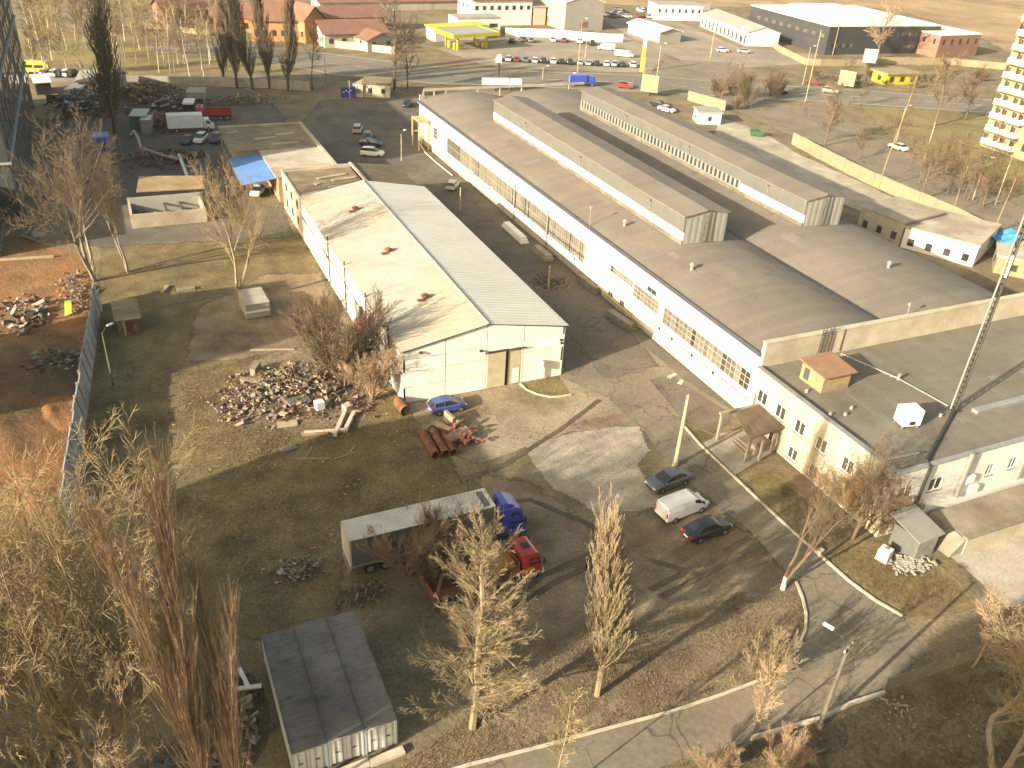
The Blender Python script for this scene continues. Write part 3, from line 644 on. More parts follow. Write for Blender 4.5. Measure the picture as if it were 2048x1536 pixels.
b=MB(); b.box(SX1-.25,SX1,SY0,SY1,0,SE); sp(b,'east_wall',M['shedwall'])
b=MB(); b.box(SX0+.25,SX1-.25,SY1-.25,SY1,0,SE); sp(b,'north_wall',M['shedwall'])
# south gable of big panels with recessed joints; each panel is a part. backing just behind
DX0,DX1,DZ=33.2,37.0,4.6          # door opening
b=MB(); b.extr([(SX0+.25,0),(SX1-.25,0),(SX1-.25,SE),(xm,SR-.05),(SX0+.25,SE)],'y',SY0+.10,SY0+.2); sp(b,'gable_backing',M['darkgap'])
cols=[SX0,28.15,32.9,37.3,SX1]; rows=[0,1.9,3.75,5.3]
def topz(x): return SE+(SR-SE)*(1-abs(x-xm)/(xm-SX0))-.06
for i in range(4):
    xa,xb=cols[i]+.045,cols[i+1]-.045
    for j in range(4):
        z0=rows[j]+(.035 if j else 0); z1=rows[j+1]-.035 if j<3 else None
        if i==2 and (z1 is not None) and z1<DZ+.2 and j<3 : continue
        if i==2 and j==2: continue
        q=MB()
        if z1 is None:
            pr=[(xa,z0),(xb,z0),(xb,topz(xb))]+([(xm,topz(xm))] if xa<xm<xb else [])+[(xa,topz(xa))]
            q.extr(pr,'y',SY0-.005*((i+j)%2),SY0+.095)
        else: q.box(xa,xb,SY0-.004*((i+j)%2),SY0+.095,z0,z1)
        sp(q,'wall_panel',M['shedwall'])
q=MB(); q.box(32.92,37.28,SY0,SY0+.095,DZ+.05,5.28); sp(q,'wall_panel',M['shedwall'])
q=MB(); q.box(32.92,33.18,SY0,SY0+.095,0,DZ); sp(q,'wall_panel',M['shedwall'])
q=MB(); q.box(37.02,37.28,SY0,SY0+.095,0,DZ); sp(q,'wall_panel',M['shedwall'])
d=MB(); d.box(32.95,35.1,SY0-.2,SY0-.06,.1,4.45); d1=sp(d,'sliding_door',M['door_cream'])
d=MB(); d.box(35.12,35.5,SY0-.02,SY0+.06,.05,DZ); sp(d,'door_gap',M['darkgap'])
d=MB(); d.box(35.52,37.0,SY0-.02,SY0+.07,.05,DZ); d2=sp(d,'sliding_door',M['door_cream'])
d=MB(); d.box(36.1,36.9,SY0-.05,SY0-.021,.1,2.0); d.build('wicket_door',M['shedwall'],d2)
d=MB(); d.box(32.6,37.6,SY0-.24,SY0-.21,4.5,4.66); sp(d,'door_rail',M['steel'])
d=MB(); d.tube([(39.4,SY0-.35,.4),(39.4,SY0-.35,2.2),(39.4,SY0-.2,2.6)],.12,6); d.obox((39.3,SY0-.5,2.2),.35,.5,.9); sp(d,'wall_box',M['ac_white'])
d=MB(); d.box(39.9,41.2,SY0-.02,SY0-.006,.5,2.6); 
for (x,z) in ((25.2,5.9),(32.0,4.9),(41.7,4.6),(41.8,4.2)):
    d=MB(); d.box(x,x+.3,SY0-.3,SY0-.005,z,z+.18); sp(d,'wall_lamp',M['steel'])
# roof sheets: real corrugation, each strip of sheet 4.84 m wide a part
def corr(xe,xr,ze,zr,y0,y1,per=.72,amp=.075):
    mb=MB(); ys=[]; y=y0
    while y<y1-1e-6: ys+= [(y,0),(min(y+per*.5,y1),0),(min(y+per*.62,y1),amp),(min(y+per*.88,y1),amp)]; y+=per
    ys.append((y1,0)); vs=[]; nn=Vector((-(zr-ze),0,xr-xe)).normalized(); nn=nn if nn.z>0 else -nn
    for yy,a in ys:
        for (x,z) in ((xe,ze),(xr,zr)): vs.append((x+nn.x*a,yy,z+nn.z*a))
    fs=[(2*i,2*i+1,2*i+3,2*i+2) if xr>xe else (2*i+1,2*i,2*i+2,2*i+3) for i in range(len(ys)-1)]
    return mb.add(vs,[tuple(reversed(f)) for f in fs])
n=10; L_=(SY1-SY0+.6)/n
for i in range(n):
    y0=SY0-.3+i*L_; dz=.006*(i%3)
    sp(corr(SX0-.3,xm,SE-.02+dz,SR+dz,y0,y0+L_+.03),'roof_sheet',M['shedroof']); sp(corr(SX1+.3,xm,SE-.02+dz,SR+dz,y0,y0+L_+.03,.72,.035),'roof_sheet',M['shedroof_east_bright'])
b=MB(); b.extr([(SX0-.25,SE-.12),(xm,SR-.06),(SX1+.25,SE-.12),(SX1+.25,SE-.2),(xm,SR-.14),(SX0-.25,SE-.2)],'y',SY0-.2,SY1+.2); sp(b,'roof_deck',M['darkgap'])
b=MB(); b.extr([(xm-.28,SR+.0),(xm,SR+.11),(xm+.28,SR+.0),(xm,SR+.14)],'y',SY0-.32,SY1+.3); sp(b,'ridge_cap',M['shedroof'])
for y in (83.5,97.5,113):
    q=MB(); x=28.9; z=SE+(SR-SE)*(x-SX0)/(xm-SX0); q.tube([(x,y,z-.1),(x,y,z+.45)],.3,8); q.tube([(x,y,z+.42),(x,y,z+.5),(x,y,z+.75)],[.5,.5,.08],8); q.obox((x-.5,y-.2,z+.05),.9,.5,.1); sp(q,'roof_vent',M['rust'])
for y in (79.2,88,97.5,106):
    q=MB(); q.tube([(SX0-.15,y,.3),(SX0-.15,y,7.0)],.09,6); sp(q,'flue_pipe',M['steel'])
# rusty dust cyclone at west wall
cy=thing('dust_cyclone','rusty brown dust cyclone on legs against the warehouse side','dust cyclone',(22.2,86.2,0))
q=MB(); q.tube([(0,0,2.0),(0,0,3.6),(0,0,4.6),(0,0,4.7)],[.18,.75,.8,.3],12); q.build('cone',M['rust'],cy,smooth=False)
q=MB(); q.tube([(0,0,4.7),(0,0,6.2)],.22,8); q.build('outlet_pipe',M['steel'],cy)
q=MB(); q.obox((.55,-.7,4.3),.6,.9,.6,.3); q.build('inlet',M['rust'],cy)
for x,y in ((-.7,-.7),(.7,-.7),(.7,.7),(-.7,.7)): q=MB(); q.tube([(x,y,0),(x*.9,y*.9,3.7)],.06,5); q.build('leg',M['steel'],cy)
# annexes north of the shed
M['oldroof']=mat('old mossy felt roof',(.20,.160,.095),.92,.25,.3,.02,5,col2=(.135,.110,.07),fine=.2,streak=((.3,1.2,1),.5,.7,(.28,.235,.155),.8))
M['darkroof']=mat('dark sloping felt roof',(.105,.088,.055),.9,.2,.3,streak=((.12,.9,1),.45,.72,(.17,.14,.09),.9),fine=.15)
M['paleroof']=mat('pale flat roof',(.38,.335,.26),.9,.18,.3,.01,8,col2=(.25,.21,.15),fine=.12)
M['blueroof']=mat('blue sheet roof',(.10,.215,.46),.55,.12,.6,stripe=('Y',1.15,.06))
an=thing('annex_building','low annex with mossy half flat roof behind the warehouse','building',(23.4,123.3,0))
q=MB(); q.box(0,.3,0,14,0,6.1); q.box(.3,11,13.7,14,0,6.1); q.box(.3,18.9,.05,.3,0,6.1); q.box(18.6,18.9,.3,14,0,5.4); q.box(11,18.6,13.7,14,0,5.4); q.build('wall',M['cream'],an)
q=MB(); q.box(.31,11,.31,13.69,5.85,6.0); q.build('roof',M['oldroof'],an)
q=MB(); vs=[(11,.0,6.6),(19.2,.0,5.6),(19.2,14.2,5.6),(11,14.2,6.6)]; q.add([(a,b,c-.15) for a,b,c in vs]+vs,[(3,2,1,0),(4,5,6,7),(0,1,5,4),(1,2,6,5),(2,3,7,6),(3,0,4,7)]); q.build('sloping_roof',M['darkroof'],an)
q=MB(); q.box(.0,11.2,13.75,14.25,6.101,6.45); q.box(10.85,11.25,0,13.74,6.62,6.85); q.build('parapet',M['paleroof'],an)
rng=random.Random(4)
for (x,y,l,a) in ((7,9.5,5,.25),(8.5,7.8,4,.2),(2,2.2,3,.5),(8,4.2,5.5,-.1),(4,6.5,.8,.4)):
    q=MB(); q.obox((x,y,6.1),l,.7,.12,a); q.build('roof_board',M['paleroof'],an)
for z in (1.2,3.8):
    for y in (2.2,6.2,10.2): q=MB(); q.box(-.02,-.002,y,y+1.3,z,z+1.3); q.build('window',M['pane_dark'],an)
lb=thing('workshop_building','low workshop with pale flat roof and darker rear half','building',(23.2,140,0))
q=MB(); q.box(0,10.2,0,30.5,0,4.2); q.build('wall',mat('ochre plaster',(.36,.245,.13),.9,.2,.5,col2=(.28,.19,.1)),lb)
q=MB(); q.box(-.4,10.5,-.4,15,4.21,4.42); q.build('roof',M['paleroof'],lb)
q=MB(); q.box(-5.0,10.5,15.02,31,4.3,4.52); q.build('rear_roof',M['oldroof'],lb)
q=MB(); q.box(-4.8,-.05,16,30.5,0,4.2); q.build('rear_wall',M['wall_foot'],lb)
q=MB(); q.box(9.9,10.6,-.4,31,4.53,4.75); q.box(-5,10,30.4,31,4.53,4.75); q.build('parapet',M['paleroof'],lb)
for (x,y,l,a) in ((2,22,4,.2),(6,24,3.5,.2),(-3,27,2.2,.3),(5,18,5,.1)): q=MB(); q.obox((x,y,4.56),l,.6,.1,a); q.build('roof_board',M['paleroof'],lb)
for k in range(4): q=MB(); q.box(-4.82,-4.802,17+k*3.2,18.6+k*3.2,1.4,3.2); q.build('window',M['pane_dark'],lb)
q=MB(); q.box(1.2,3.6,-.03,-.003,0,3); q.build('door',M['rust'],lb)
cpn=thing('carport','open carport with sky blue sheet roof against the workshop','carport',(20.4,148.5,0))
for k in range(6):
    q=MB(); y0=-7.5+k*2.45; q.add([(-2.9,y0,3.0),(2.7,y0,3.7),(2.7,y0+2.43,3.7),(-2.9,y0+2.43,3.0),(-2.9,y0,3.06),(2.7,y0,3.76),(2.7,y0+2.43,3.76),(-2.9,y0+2.43,3.06)],[(3,2,1,0),(4,5,6,7),(0,1,5,4),(1,2,6,5),(2,3,7,6),(3,0,4,7)]); q.build('roof_sheet',M['blueroof'],cpn)
for y in (-7.2,0,7): q=MB(); q.box(-2.7,-2.55,y-.08,y+.08,0,2.98); q.build('post',M['steel'],cpn)
q=MB(); q.box(-2.9,-2.5,-7.5,7.2,2.7,2.97); q.build('beam',M['steel'],cpn)
# ruined shed
ru=thing('ruined_shed','roofless ruined shed with pale broken walls and one roof slab','ruin',(0.2,134.2,0))
q=MB(); q.box(0,10.8,0,.35,0,2.1); q.build('front_wall',M['paleroof'],ru)
q=MB(); q.box(0,.35,.36,9,0,1.8); q.build('side_wall',M['paleroof'],ru); q=MB(); q.box(10.4,10.75,.36,11,0,2.2); q.build('side_wall',M['paleroof'],ru)
q=MB(); q.box(.36,10.39,6.2,6.5,0,2.6); q.build('cross_wall',M['greysheet'],ru)
q=MB(); vs=[(1.5,7,3.3),(11.5,7.4,2.9),(12,11.6,3.6),(2.4,12.8,3.9)]; q.add([(a,b,c-.15) for a,b,c in vs]+vs,[(3,2,1,0),(4,5,6,7),(0,1,5,4),(1,2,6,5),(2,3,7,6),(3,0,4,7)]); q.build('roof_slab',mat('tan old slate',(.30,.215,.115),.9,.22,.5,col2=(.22,.155,.08)),ru)
for x in (5.2,7.5): q=MB(); q.obox((x,3.0,1.9),.3,6.4,.25,0,rad(-10)); q.build('rafter',M['steel'],ru)
q=MB(); rng=random.Random(9)
for k in range(160): q.obox((rng.uniform(.6,10.2),rng.uniform(.6,6),rng.uniform(.05,.5)),rng.uniform(.2,1.1),rng.uniform(.1,.5),rng.uniform(.05,.25),rng.uniform(0,3),rng.uniform(-.4,.4))
o=q.build('debris',M['concrete'],ru); o['kind']='stuff'
# small huts in the yard
hw_=thing('wooden_hut','small weathered wooden hut with felt roof near the concrete fence','hut',(-2.2,101.5,0),rad(2))
q=MB(); q.box(-1.2,1.2,-2.2,2.2,0,2.1); q.build('wall',mat('weathered board',(.20,.13,.06),.9,.25,1.5,col2=(.14,.095,.05)),hw_)
for k in range(8): q=MB(); q.box(-1.2+k*.3,-1.2+k*.3+.26,-2.26,-2.201,0,2.05); q.build('board',M['door_cream'] if k==2 else MATS['weathered board'],hw_)
for k,(y0,y1,z0,z1) in enumerate(((-2.5,0.0,2.11,2.32),(.02,2.5,2.33,2.4))):
    q=MB(); q.add([(-1.45,y0,z0),(1.45,y0,z0),(1.45,y1,z1),(-1.45,y1,z1),(-1.45,y0,z0+.09),(1.45,y0,z0+.09),(1.45,y1,z1+.09),(-1.45,y1,z1+.09)],[(3,2,1,0),(4,5,6,7),(0,1,5,4),(1,2,6,5),(2,3,7,6),(3,0,4,7)]); q.build('roof_sheet',M['oldroof'],hw_)
q=MB(); q.box(-.4,.5,-2.29,-2.27,0,1.8); q.build('door',M['rust'],hw_)
kb=thing('metal_cabin','small grey metal cabin with flat roof and white bar on the grass','cabin',(12.5,101.3,0),rad(3))
q=MB(); q.box(-1.45,1.45,-2.2,2.2,.15,2.0); q.build('wall',M['greysheet'],kb); q=MB(); q.box(-1.5,1.5,-2.3,2.3,2.01,2.12); q.build('roof',M['wall_foot'],kb)
q=MB(); q.box(-1.45,1.45,-2.3,-2.201,.95,1.15); q.build('bar',M['ac_white'],kb)
for x in (-1.2,1.2): q=MB(); q.box(x-.15,x+.15,-2.1,2.1,0,.149); q.build('skid',M['steel'],kb)
# ================================================================ three joined storage containers
M['controof']=mat('grey container roof',(.175,.160,.130),.7,.14,.4,col2=(.105,.10,.09),streak=((.5,.9,1),.56,.72,(.05,.05,.047),.8),fine=.08)
M['contwall']=mat('pale blue grey container steel',(.36,.40,.41),.6,.12,.8,streak=((1.2,1.2,.4),.55,.8,(.33,.28,.20),.7))
M['contdoor']=mat('off white container door',(.60,.60,.57),.65,.12,1.2,streak=((1.4,1.4,.5),.52,.8,(.32,.25,.16),.6))
cw=[(3.55,2.25),(5.83,2.28),(8.16,2.15)]
for k,(x0,cwid) in enumerate(cw):
    lab=['grey roofed storage container at the outer end beside the scattered boards','grey roofed storage container standing between two other containers','grey roofed storage container at the end facing the big bare tree'][k]
    c=thing('storage_container',lab,'container',(x0,35.1,0),0,'storage containers joined side by side')
    h=2.55+(.0,.12,.03)[k]; W=cwid; D=10.1
    q=MB(); q.box(0,W,.06,D,.15,h-.08); q.build('wall',M['contwall'],c)
    q=MB(); 
    nr=22
    for i in range(nr): q.box(.02,W-.02,.1+i*(D-.1)/nr,.1+(i+.62)*(D-.1)/nr,h-.08,h-.03)
    q.box(0,W,.0,D+.02,h-.10,h-.045); q.build('roof',M['controof'],c)
    q=MB(); q.box(0,.07,-.03,D,h-.07,h+.02); q.box(W-.07,W,-.03,D,h-.07,h+.02); q.box(.07,W-.07,-.03,.1,h-.07,h+.0); q.build('roof_frame',M['controof'],c)
    for j in range(2):
        a=.08+j*(W-.16)/2; q=MB(); q.box(a+.02,a+(W-.16)/2-.02,-.01,.055,.2,h-.2); dd=q.build('door',M['contdoor'],c)
        for t in (.3,.75):
            q=MB(); q.tube([(a+t*(W-.16)/2,-.04,.22),(a+t*(W-.16)/2,-.04,h-.22)],.025,5); q.build('lock_bar',M['galv'],dd)
        q=MB(); q.box(a+.3,a+.6,-.07,-.045,1.25,1.32); q.build('handle',M['steel'],dd)
    for xx in (0,W-.12): q=MB(); q.box(xx,xx+.12,-.04,.06,0,h-.1); q.build('corner_post',M['contwall'],c)
    q=MB(); q.box(.1,W-.1,.3,D-.1,0,.149); q.build('base',M['steel'],c)
for i in range(3):
    q=MB(); q.obox((4.7+i*2.35,34.4,.13),2.3,.55,.26,rad(3)); o=q.build('concrete_beam',M['kerb']); tag(o,'pale concrete beam laid along the container doors','concrete beam','beams in front of the containers')
# ================================================================ concrete panel fence (west)
fp0,fp1=Vector((-8.9,64.0,0)),Vector((-4.9,109.5,0)); dv=fp1-fp0; n=int(dv.length/2.5); ang=math.atan2(dv.y,dv.x)
M['fence']=mat('grey concrete fence panel',(.27,.275,.268),.92,.18,.9,.03,6,streak=((.8,.8,.25),.5,.75,(.14,.14,.132),.7),fine=.12)
fe=thing('concrete_fence','long grey concrete panel fence between the yard and the clay slope','fence',fp0[:],ang)
pm=MB()
pm.box(.06,2.44,-.06,.06,.05,3.15); pmesh=pm.mesh('panel',M['fence'])
pr=MB().box(.25,2.25,-.09,-.061,.3,1.1).mesh('recess',M['fence']); pr2=MB().box(.25,2.25,-.09,-.061,1.45,2.9).mesh('recess',M['fence'])
po=MB().box(-.10,.10,-.13,.13,0,3.35).mesh('post',M['concrete'])
rng=random.Random(2)
for i in range(n):
    p=share('panel',pmesh,fe,(i*2.5,0,rng.uniform(-.08,.06))); p.rotation_euler=(rad(rng.uniform(-9,-5)),rad(rng.uniform(-.8,.8)),0)
    share('raised_field',pr,p,(0,0,0)); share('raised_field',pr2,p,(0,0,0)); share('post',po,fe,(i*2.5,0,0)).rotation_euler=(rad(-7),0,0)
# bottom right fence of mesh panels and its low wall
M['meshfence']=mat('grey slat fence',(.17,.155,.125),.9,.2,2)
f2a,f2b=at(1765,1385),at(1990,1305); dv=f2b-f2a; ang=math.atan2(dv.y,dv.x); n=5; sgl=dv.length/n
f2=thing('slat_fence','grey board fence by the drive under the bare trees','fence',f2a[:],ang)
pm=MB().box(.05,sgl-.05,-.03,.03,.1,1.45).mesh('panel',M['meshfence']); sl_=MB().box(-.05,.05,-.05,.05,0,1.6).mesh('post',M['concrete']); bt=MB().box(0,.12,-.055,-.031,.12,1.42).mesh('slat',M['concrete'])
for i in range(n):
    p=share('panel',pm,f2,(i*sgl,0,0)); share('post',sl_,f2,(i*sgl,0,0))
    for j in range(8): share('slat',bt,p,(.1+j*(sgl-.3)/7,0,0))
kerb([(1768,1388),(1700,1410),(1640,1440),(1560,1462),(1500,1480)],.35,.2,'low_wall')
# ================================================================ poles and lamps
M['polec']=mat('pale concrete pole',(.36,.29,.19),.9,.2,.8,fine=.1); M['polew']=mat('grey timber pole',(.115,.10,.072),.9,.25,1.2)
def pole(px,py,toppy,label,r=.16,m='polec',arm=None,lean=(0,0),cross=False,name='street_lamp',cat='lamp post',hmax=None):
    b=at(px,py); h=hmax or max(3,zfor(b,toppy)); t=thing(name,label,cat,b[:])
    q=MB(); q.tube([(0,0,0),(lean[0]*.5,lean[1]*.5,h*.5),(lean[0],lean[1],h)],[r,r*.85,r*.62],8); q.build('post',M[m],t)
    q=MB(); q.tube([(0,0,0),(0,0,.5)],r*1.5,8); q.build('base',M['concrete'],t)
    if arm:
        q=MB(); q.tube([(lean[0],lean[1],h-.3),(lean[0]+arm[0]*.5,lean[1]+arm[1]*.5,h+.35),(lean[0]+arm[0],lean[1]+arm[1],h+.5)],.035,5); q.build('arm',M['steel'],t)
        q=MB(); q.obox((lean[0]+arm[0]*1.2,lean[1]+arm[1]*1.2,h+.5),.75,.28,.16,math.atan2(arm[1],arm[0])); q.build('lamp_head',M['ac_white'],t,bevel=.05)
    if cross:
        q=MB(); q.obox((lean[0],lean[1],h-.4),1.2,.08,.1,rad(20)); q.build('crossarm',M['steel'],t)
        for k in (-.5,0,.5): q=MB(); q.tube([(lean[0]+k*.94,lean[1]+k*.34,h-.35),(lean[0]+k*.94,lean[1]+k*.34,h-.12)],.05,6); q.build('insulator',M['ac_white'],t)
    return t
pole(229,780,665,'thin leaning yard lamp beside the concrete panel fence',.11,arm=(.7,.5),m='polew')
pole(1350,932,790,'pale concrete pole standing bare beside the dark parked sedan',.22,name='concrete_pole',cat='pole')
pole(1638,1455,1290,'timber lamp pole with white head by the drive at the low wall',.17,'polew',arm=(-.5,1.2),cross=True)
pole(1096,578,532,'short pale pole between the warehouse and the white hall',.12,name='concrete_pole',cat='pole')
pole(920,425,375,'pale pole by the car between warehouse and hall',.13,name='concrete_pole',cat='pole')
pole(803,322,268,'lamp post with white head by the white hall corner',.10,arm=(.8,.6))
pole(240,300,180,'grey lamp post beside the tall dark poplar',.14,'polew',cross=True,name='power_pole',cat='pole')
pole(652,170,115,'dark pole on the lawn before the highway',.12,'polew',name='power_pole',cat='pole')
for i,(x,y,ty) in enumerate(((700,200,160),(1135,205,150),(1283,182,115),(1310,180,90),(1420,118,55),(1605,170,95),(1610,205,60),(1790,290,215),(1845,330,245),(1945,400,320),(1665,110,40),(1155,145,40),(1170,118,78),(1085,160,135),(1990,410,300))):
    pole(x,y,ty,'slim pale street light along the roads behind the hall',.12,arm=(.9,-.3) if i%2 else None,m='polec').__setitem__('group','street lights beyond the hall')
# ================================================================ vehicles
M['glassv']=mat('tinted car glass',(.022,.024,.026),.08,.2,2,spec=.9,obj=True)
M['tyre']=mat('tyre rubber',(.02,.019,.018),.9,.2,6,obj=True); M['rim']=mat('alloy rim',(.38,.37,.35),.35,.1,3,metal=.7,obj=True)
M['redlamp']=mat('red tail lamp',(.45,.03,.02),.3,.1,3,obj=True); M['clear']=mat('clear headlamp',(.55,.54,.5),.15,.1,3,spec=.9,obj=True)
M['plate']=plain('number plate',(.62,.61,.56)); M['trim']=plain('black trim',(.03,.029,.028),.7)
def paint(n,c,metal=.0,rough=.28):
    m=mat('paint '+n,c,rough,.10,.8,metal=metal,spec=.6,obj=True,streak=((1,1,3),.5,.85,(c[0]*.75+.03,c[1]*.75+.027,c[2]*.75+.02),.45)); return m
PT={k:paint(k,c) for k,c in dict(blue=(.045,.075,.22),white=(.60,.585,.54),grey=(.10,.105,.115),black=(.022,.023,.026),silver=(.30,.30,.285),red=(.32,.03,.025),yellow=(.58,.42,.03),orange=(.52,.17,.02),green=(.05,.12,.06),cobalt=(.035,.055,.32),darkred=(.16,.03,.028),cream=(.48,.43,.32),teal=(.16,.20,.205)).items()}
def loft(mb, sts):
    """closed skin through cross-sections: each = list of (x,y,z) of equal count"""
    n=len(sts[0]); vs=[p for s in sts for p in s]; fs=[]
    for i in range(len(sts)-1):
        for k in range(n):
            k2=(k+1)%n; fs.append((i*n+k,i*n+k2,(i+1)*n+k2,(i+1)*n+k))
    fs.append(tuple(range(n-1,-1,-1))); fs.append(tuple((len(sts)-1)*n+k for k in range(n)))
    return mb.add(vs,fs)
def sec(x,w,z0,zb,zt,ti=.86):
    return [(x,-w*.92,z0),(x,w*.92,z0),(x,w,z0+.14),(x,w,zb),(x,w*ti,zt),(x,-w*ti,zt),(x,-w,zb),(x,-w,z0+.14)]
PROF={ # stations (x, halfwidth, bottom, shoulder, deck) ; cabin (x,z, halfwidth at base,top)
 'sedan':dict(L=4.7,body=[(-2.35,.70,.42,.62,.74),(-2.25,.84,.32,.80,.98),(-1.75,.89,.24,.86,1.02),(-.6,.90,.22,.87,1.0),(.8,.90,.22,.86,.97),(1.3,.89,.24,.82,.95),(2.0,.85,.27,.70,.82),(2.25,.76,.34,.58,.70),(2.35,.6,.42,.5,.58)],
   cab=[(-1.75,1.0,.02),(-1.05,1.40,.62),(-.4,1.46,.66),(.3,1.43,.66),(1.2,.96,.02)],roof=(-.98,.28),wb=(-1.4,1.38)),
 'hatch':dict(L=4.0,body=[(-2.0,.74,.40,.66,.92),(-1.93,.82,.30,.86,1.02),(-1.4,.86,.22,.90,1.02),(-.4,.87,.21,.90,1.0),(.6,.87,.21,.88,.98),(1.1,.86,.24,.84,.97),(1.65,.82,.28,.70,.84),(1.9,.72,.36,.58,.7),(2.0,.55,.42,.5,.58)],
   cab=[(-1.98,1.0,.1),(-1.62,1.42,.60),(-.6,1.52,.66),(.15,1.48,.65),(1.15,.96,.02)],roof=(-1.58,.15),wb=(-1.22,1.22)),
 'suv':dict(L=4.5,body=[(-2.25,.80,.46,.80,1.05),(-2.15,.88,.36,.98,1.16),(-1.6,.91,.30,1.02,1.16),(-.4,.92,.28,1.02,1.14),(.8,.92,.28,1.0,1.12),(1.3,.91,.30,.95,1.10),(1.95,.88,.34,.84,1.0),(2.2,.8,.40,.7,.84),(2.25,.66,.46,.6,.7)],
   cab=[(-2.2,1.14,.2),(-1.85,1.62,.64),(-.6,1.72,.68),(.3,1.68,.67),(1.25,1.1,.02)],roof=(-1.82,.3),wb=(-1.35,1.38))}
def wheel_mesh(r=.33,w=.22):
    return MB().disc((0,0,0),r,w,'y',16).mesh('wheel',M['tyre']), MB().disc((0,0,0),r*.62,w+.03,'y',12).mesh('rim',M['rim'])
WM={}
def wheels(t,xs,y,r=.33,w=.22):
    if (r,w) not in WM: WM[(r,w)]=wheel_mesh(r,w)
    a,b=WM[(r,w)]
    for x in xs:
        for s in (-1,1): wo=share('wheel',a,t,(x,s*y,r)); share('rim',b,wo,(0,0,0))
def cab_parts(t,p,col,sub=None):
    c=p['cab']
    bw=.80 if p['L']>4.2 else .76
    q=MB(); sts=[]
    for x,z,tw in c:
        base=.9; wt=bw-.04 if tw<.3 else tw
        sts.append([(x,-bw,base),(x,bw,base),(x,wt if tw>.3 else bw-.02,z),(x,-(wt if tw>.3 else bw-.02),z)])
    loft(q,sts); g=q.build('glasshouse',M['glassv'],t)
    q=MB(); x0,x1=p['roof']; rs=[]
    pts=[(x,z,tw) for x,z,tw in c if tw>.3]
    for x,z,tw in pts:
        rs.append([(x,-tw-.015,z-.05),(x,tw+.015,z-.05),(x,tw-.04,z+.03),(x,-tw+.04,z+.03)])
    loft(q,rs); q.build('roof',col,t)
    q=MB()
    for s in (-1,1):
        a=c[0]; b1=c[1]; e=c[-1]; b2=c[-2]; mid=c[2]
        q.tube([(a[0],s*(bw-.01),a[1]),(b1[0],s*(b1[2]+.01),b1[1])],.045,4); q.tube([(e[0],s*(bw-.01),e[1]),(b2[0],s*(b2[2]+.01),b2[1])],.035,4)
        q.tube([(mid[0]+.05,s*(bw+.005),.9),(mid[0]+.05,s*(mid[2]+.015),mid[1])],.04,4); q.tube([(b1[0]+.02,s*(bw+.0),.92),(b1[0]+.02,s*(b1[2]+.012),b1[1])],.05,4)
    q.build('pillars',col,t)
def car(kind,col,label,loc,rz,group=None,name='parked_car',detail=True):
    p=PROF[kind]; t=thing(name,label,'car',loc,rz,group)
    q=MB(); loft(q,[sec(*s) for s in p['body']]); o=q.build('body',col,t,smooth=False,bevel=.03)
    cab_parts(t,p,col); wheels(t,p['wb'],.80,.33,.22)
    L=p['L']/2; b=p['body']
    for s in (-1,1):
        q=MB(); q.obox((L-.13,s*.58,b[-2][4]-.06),.2,.34,.14,0,0,.3); q.build('headlight',M['clear'],t)
        q=MB(); q.obox((-L+.07,s*.62,b[1][3]-.02),.16,.36,.18); q.build('tail_light',M['redlamp'],t)
        q=MB(); q.obox((c0:=p['cab'][-1][0]-.2,s*.95,1.02),.16,.2,.13); q.build('mirror',col,t)
    q=MB(); q.box(L-.06,L+.015,-.5,.5,.36,.50); q.build('grille',M['trim'],t)
    q=MB(); q.box(-L-.02,-L+.02,-.26,.26,.50,.62); q.build('plate',M['plate'],t)
    return t
FARC={}; NK=dict(sedan='sedan',hatch='hatchback',suv='estate car'); ROW={'cars in the row along the highway':'in the long row between forecourt and highway','cars in the far lot':'in the crowded far lot behind the grey sheds'}
def farcar(kind,col,label,px,py,rz,group,cat='car',name='parked_car'):
    if kind not in FARC:
        p=PROF[kind]; q=MB(); loft(q,[sec(*s) for s in p['body']]); q.mi=1
        bw=.8; loft(q,[[(x,-bw,.9),(x,bw,.9),(x,tw if tw>.3 else bw-.02,z),(x,-(tw if tw>.3 else bw-.02),z)] for x,z,tw in p['cab']]); q.mi=0
        loft(q,[[(x,-tw-.01,z-.05),(x,tw+.01,z-.05),(x,tw-.04,z+.03),(x,-tw+.04,z+.03)] for x,z,tw in p['cab'] if tw>.3]); q.mi=2
        for x in p['wb']:
            for s in (-1,1): q.disc((x,s*.8,.33),.33,.22,'y',10)
        me=q.mesh('car_body',[M['glassv'],M['glassv'],M['tyre']]); FARC[kind]=me
    o=bpy.data.objects.new(name,FARC[kind]); COL.objects.link(o); o.material_slots[0].link='OBJECT'; o.material_slots[0].material=PT[col]
    if label is None: label=f"{dict(darkred='dark red').get(col,col)} {NK[kind]} parked {ROW[group]}"
    b=at(px,py); o.location=b; o.rotation_euler=(0,0,rz-rad(26)); tag(o,label,cat,group); return o
# near cars
def mid(a,b,z=.5): p=(at(*a,z)+at(*b,z))/2; p.z=.045; return p
car('sedan',PT['grey'],'dark grey sedan parked by the pale concrete pole',(42.7,52.7,.04),rad(187))
car('sedan',PT['black'],'black sedan with red tail lamps beside the white van',(42.1,45.5,.03),rad(4))
car('hatch',PT['blue'],'blue hatchback parked at the foot of the white warehouse gable',(27.4,71.9,.04),rad(2))
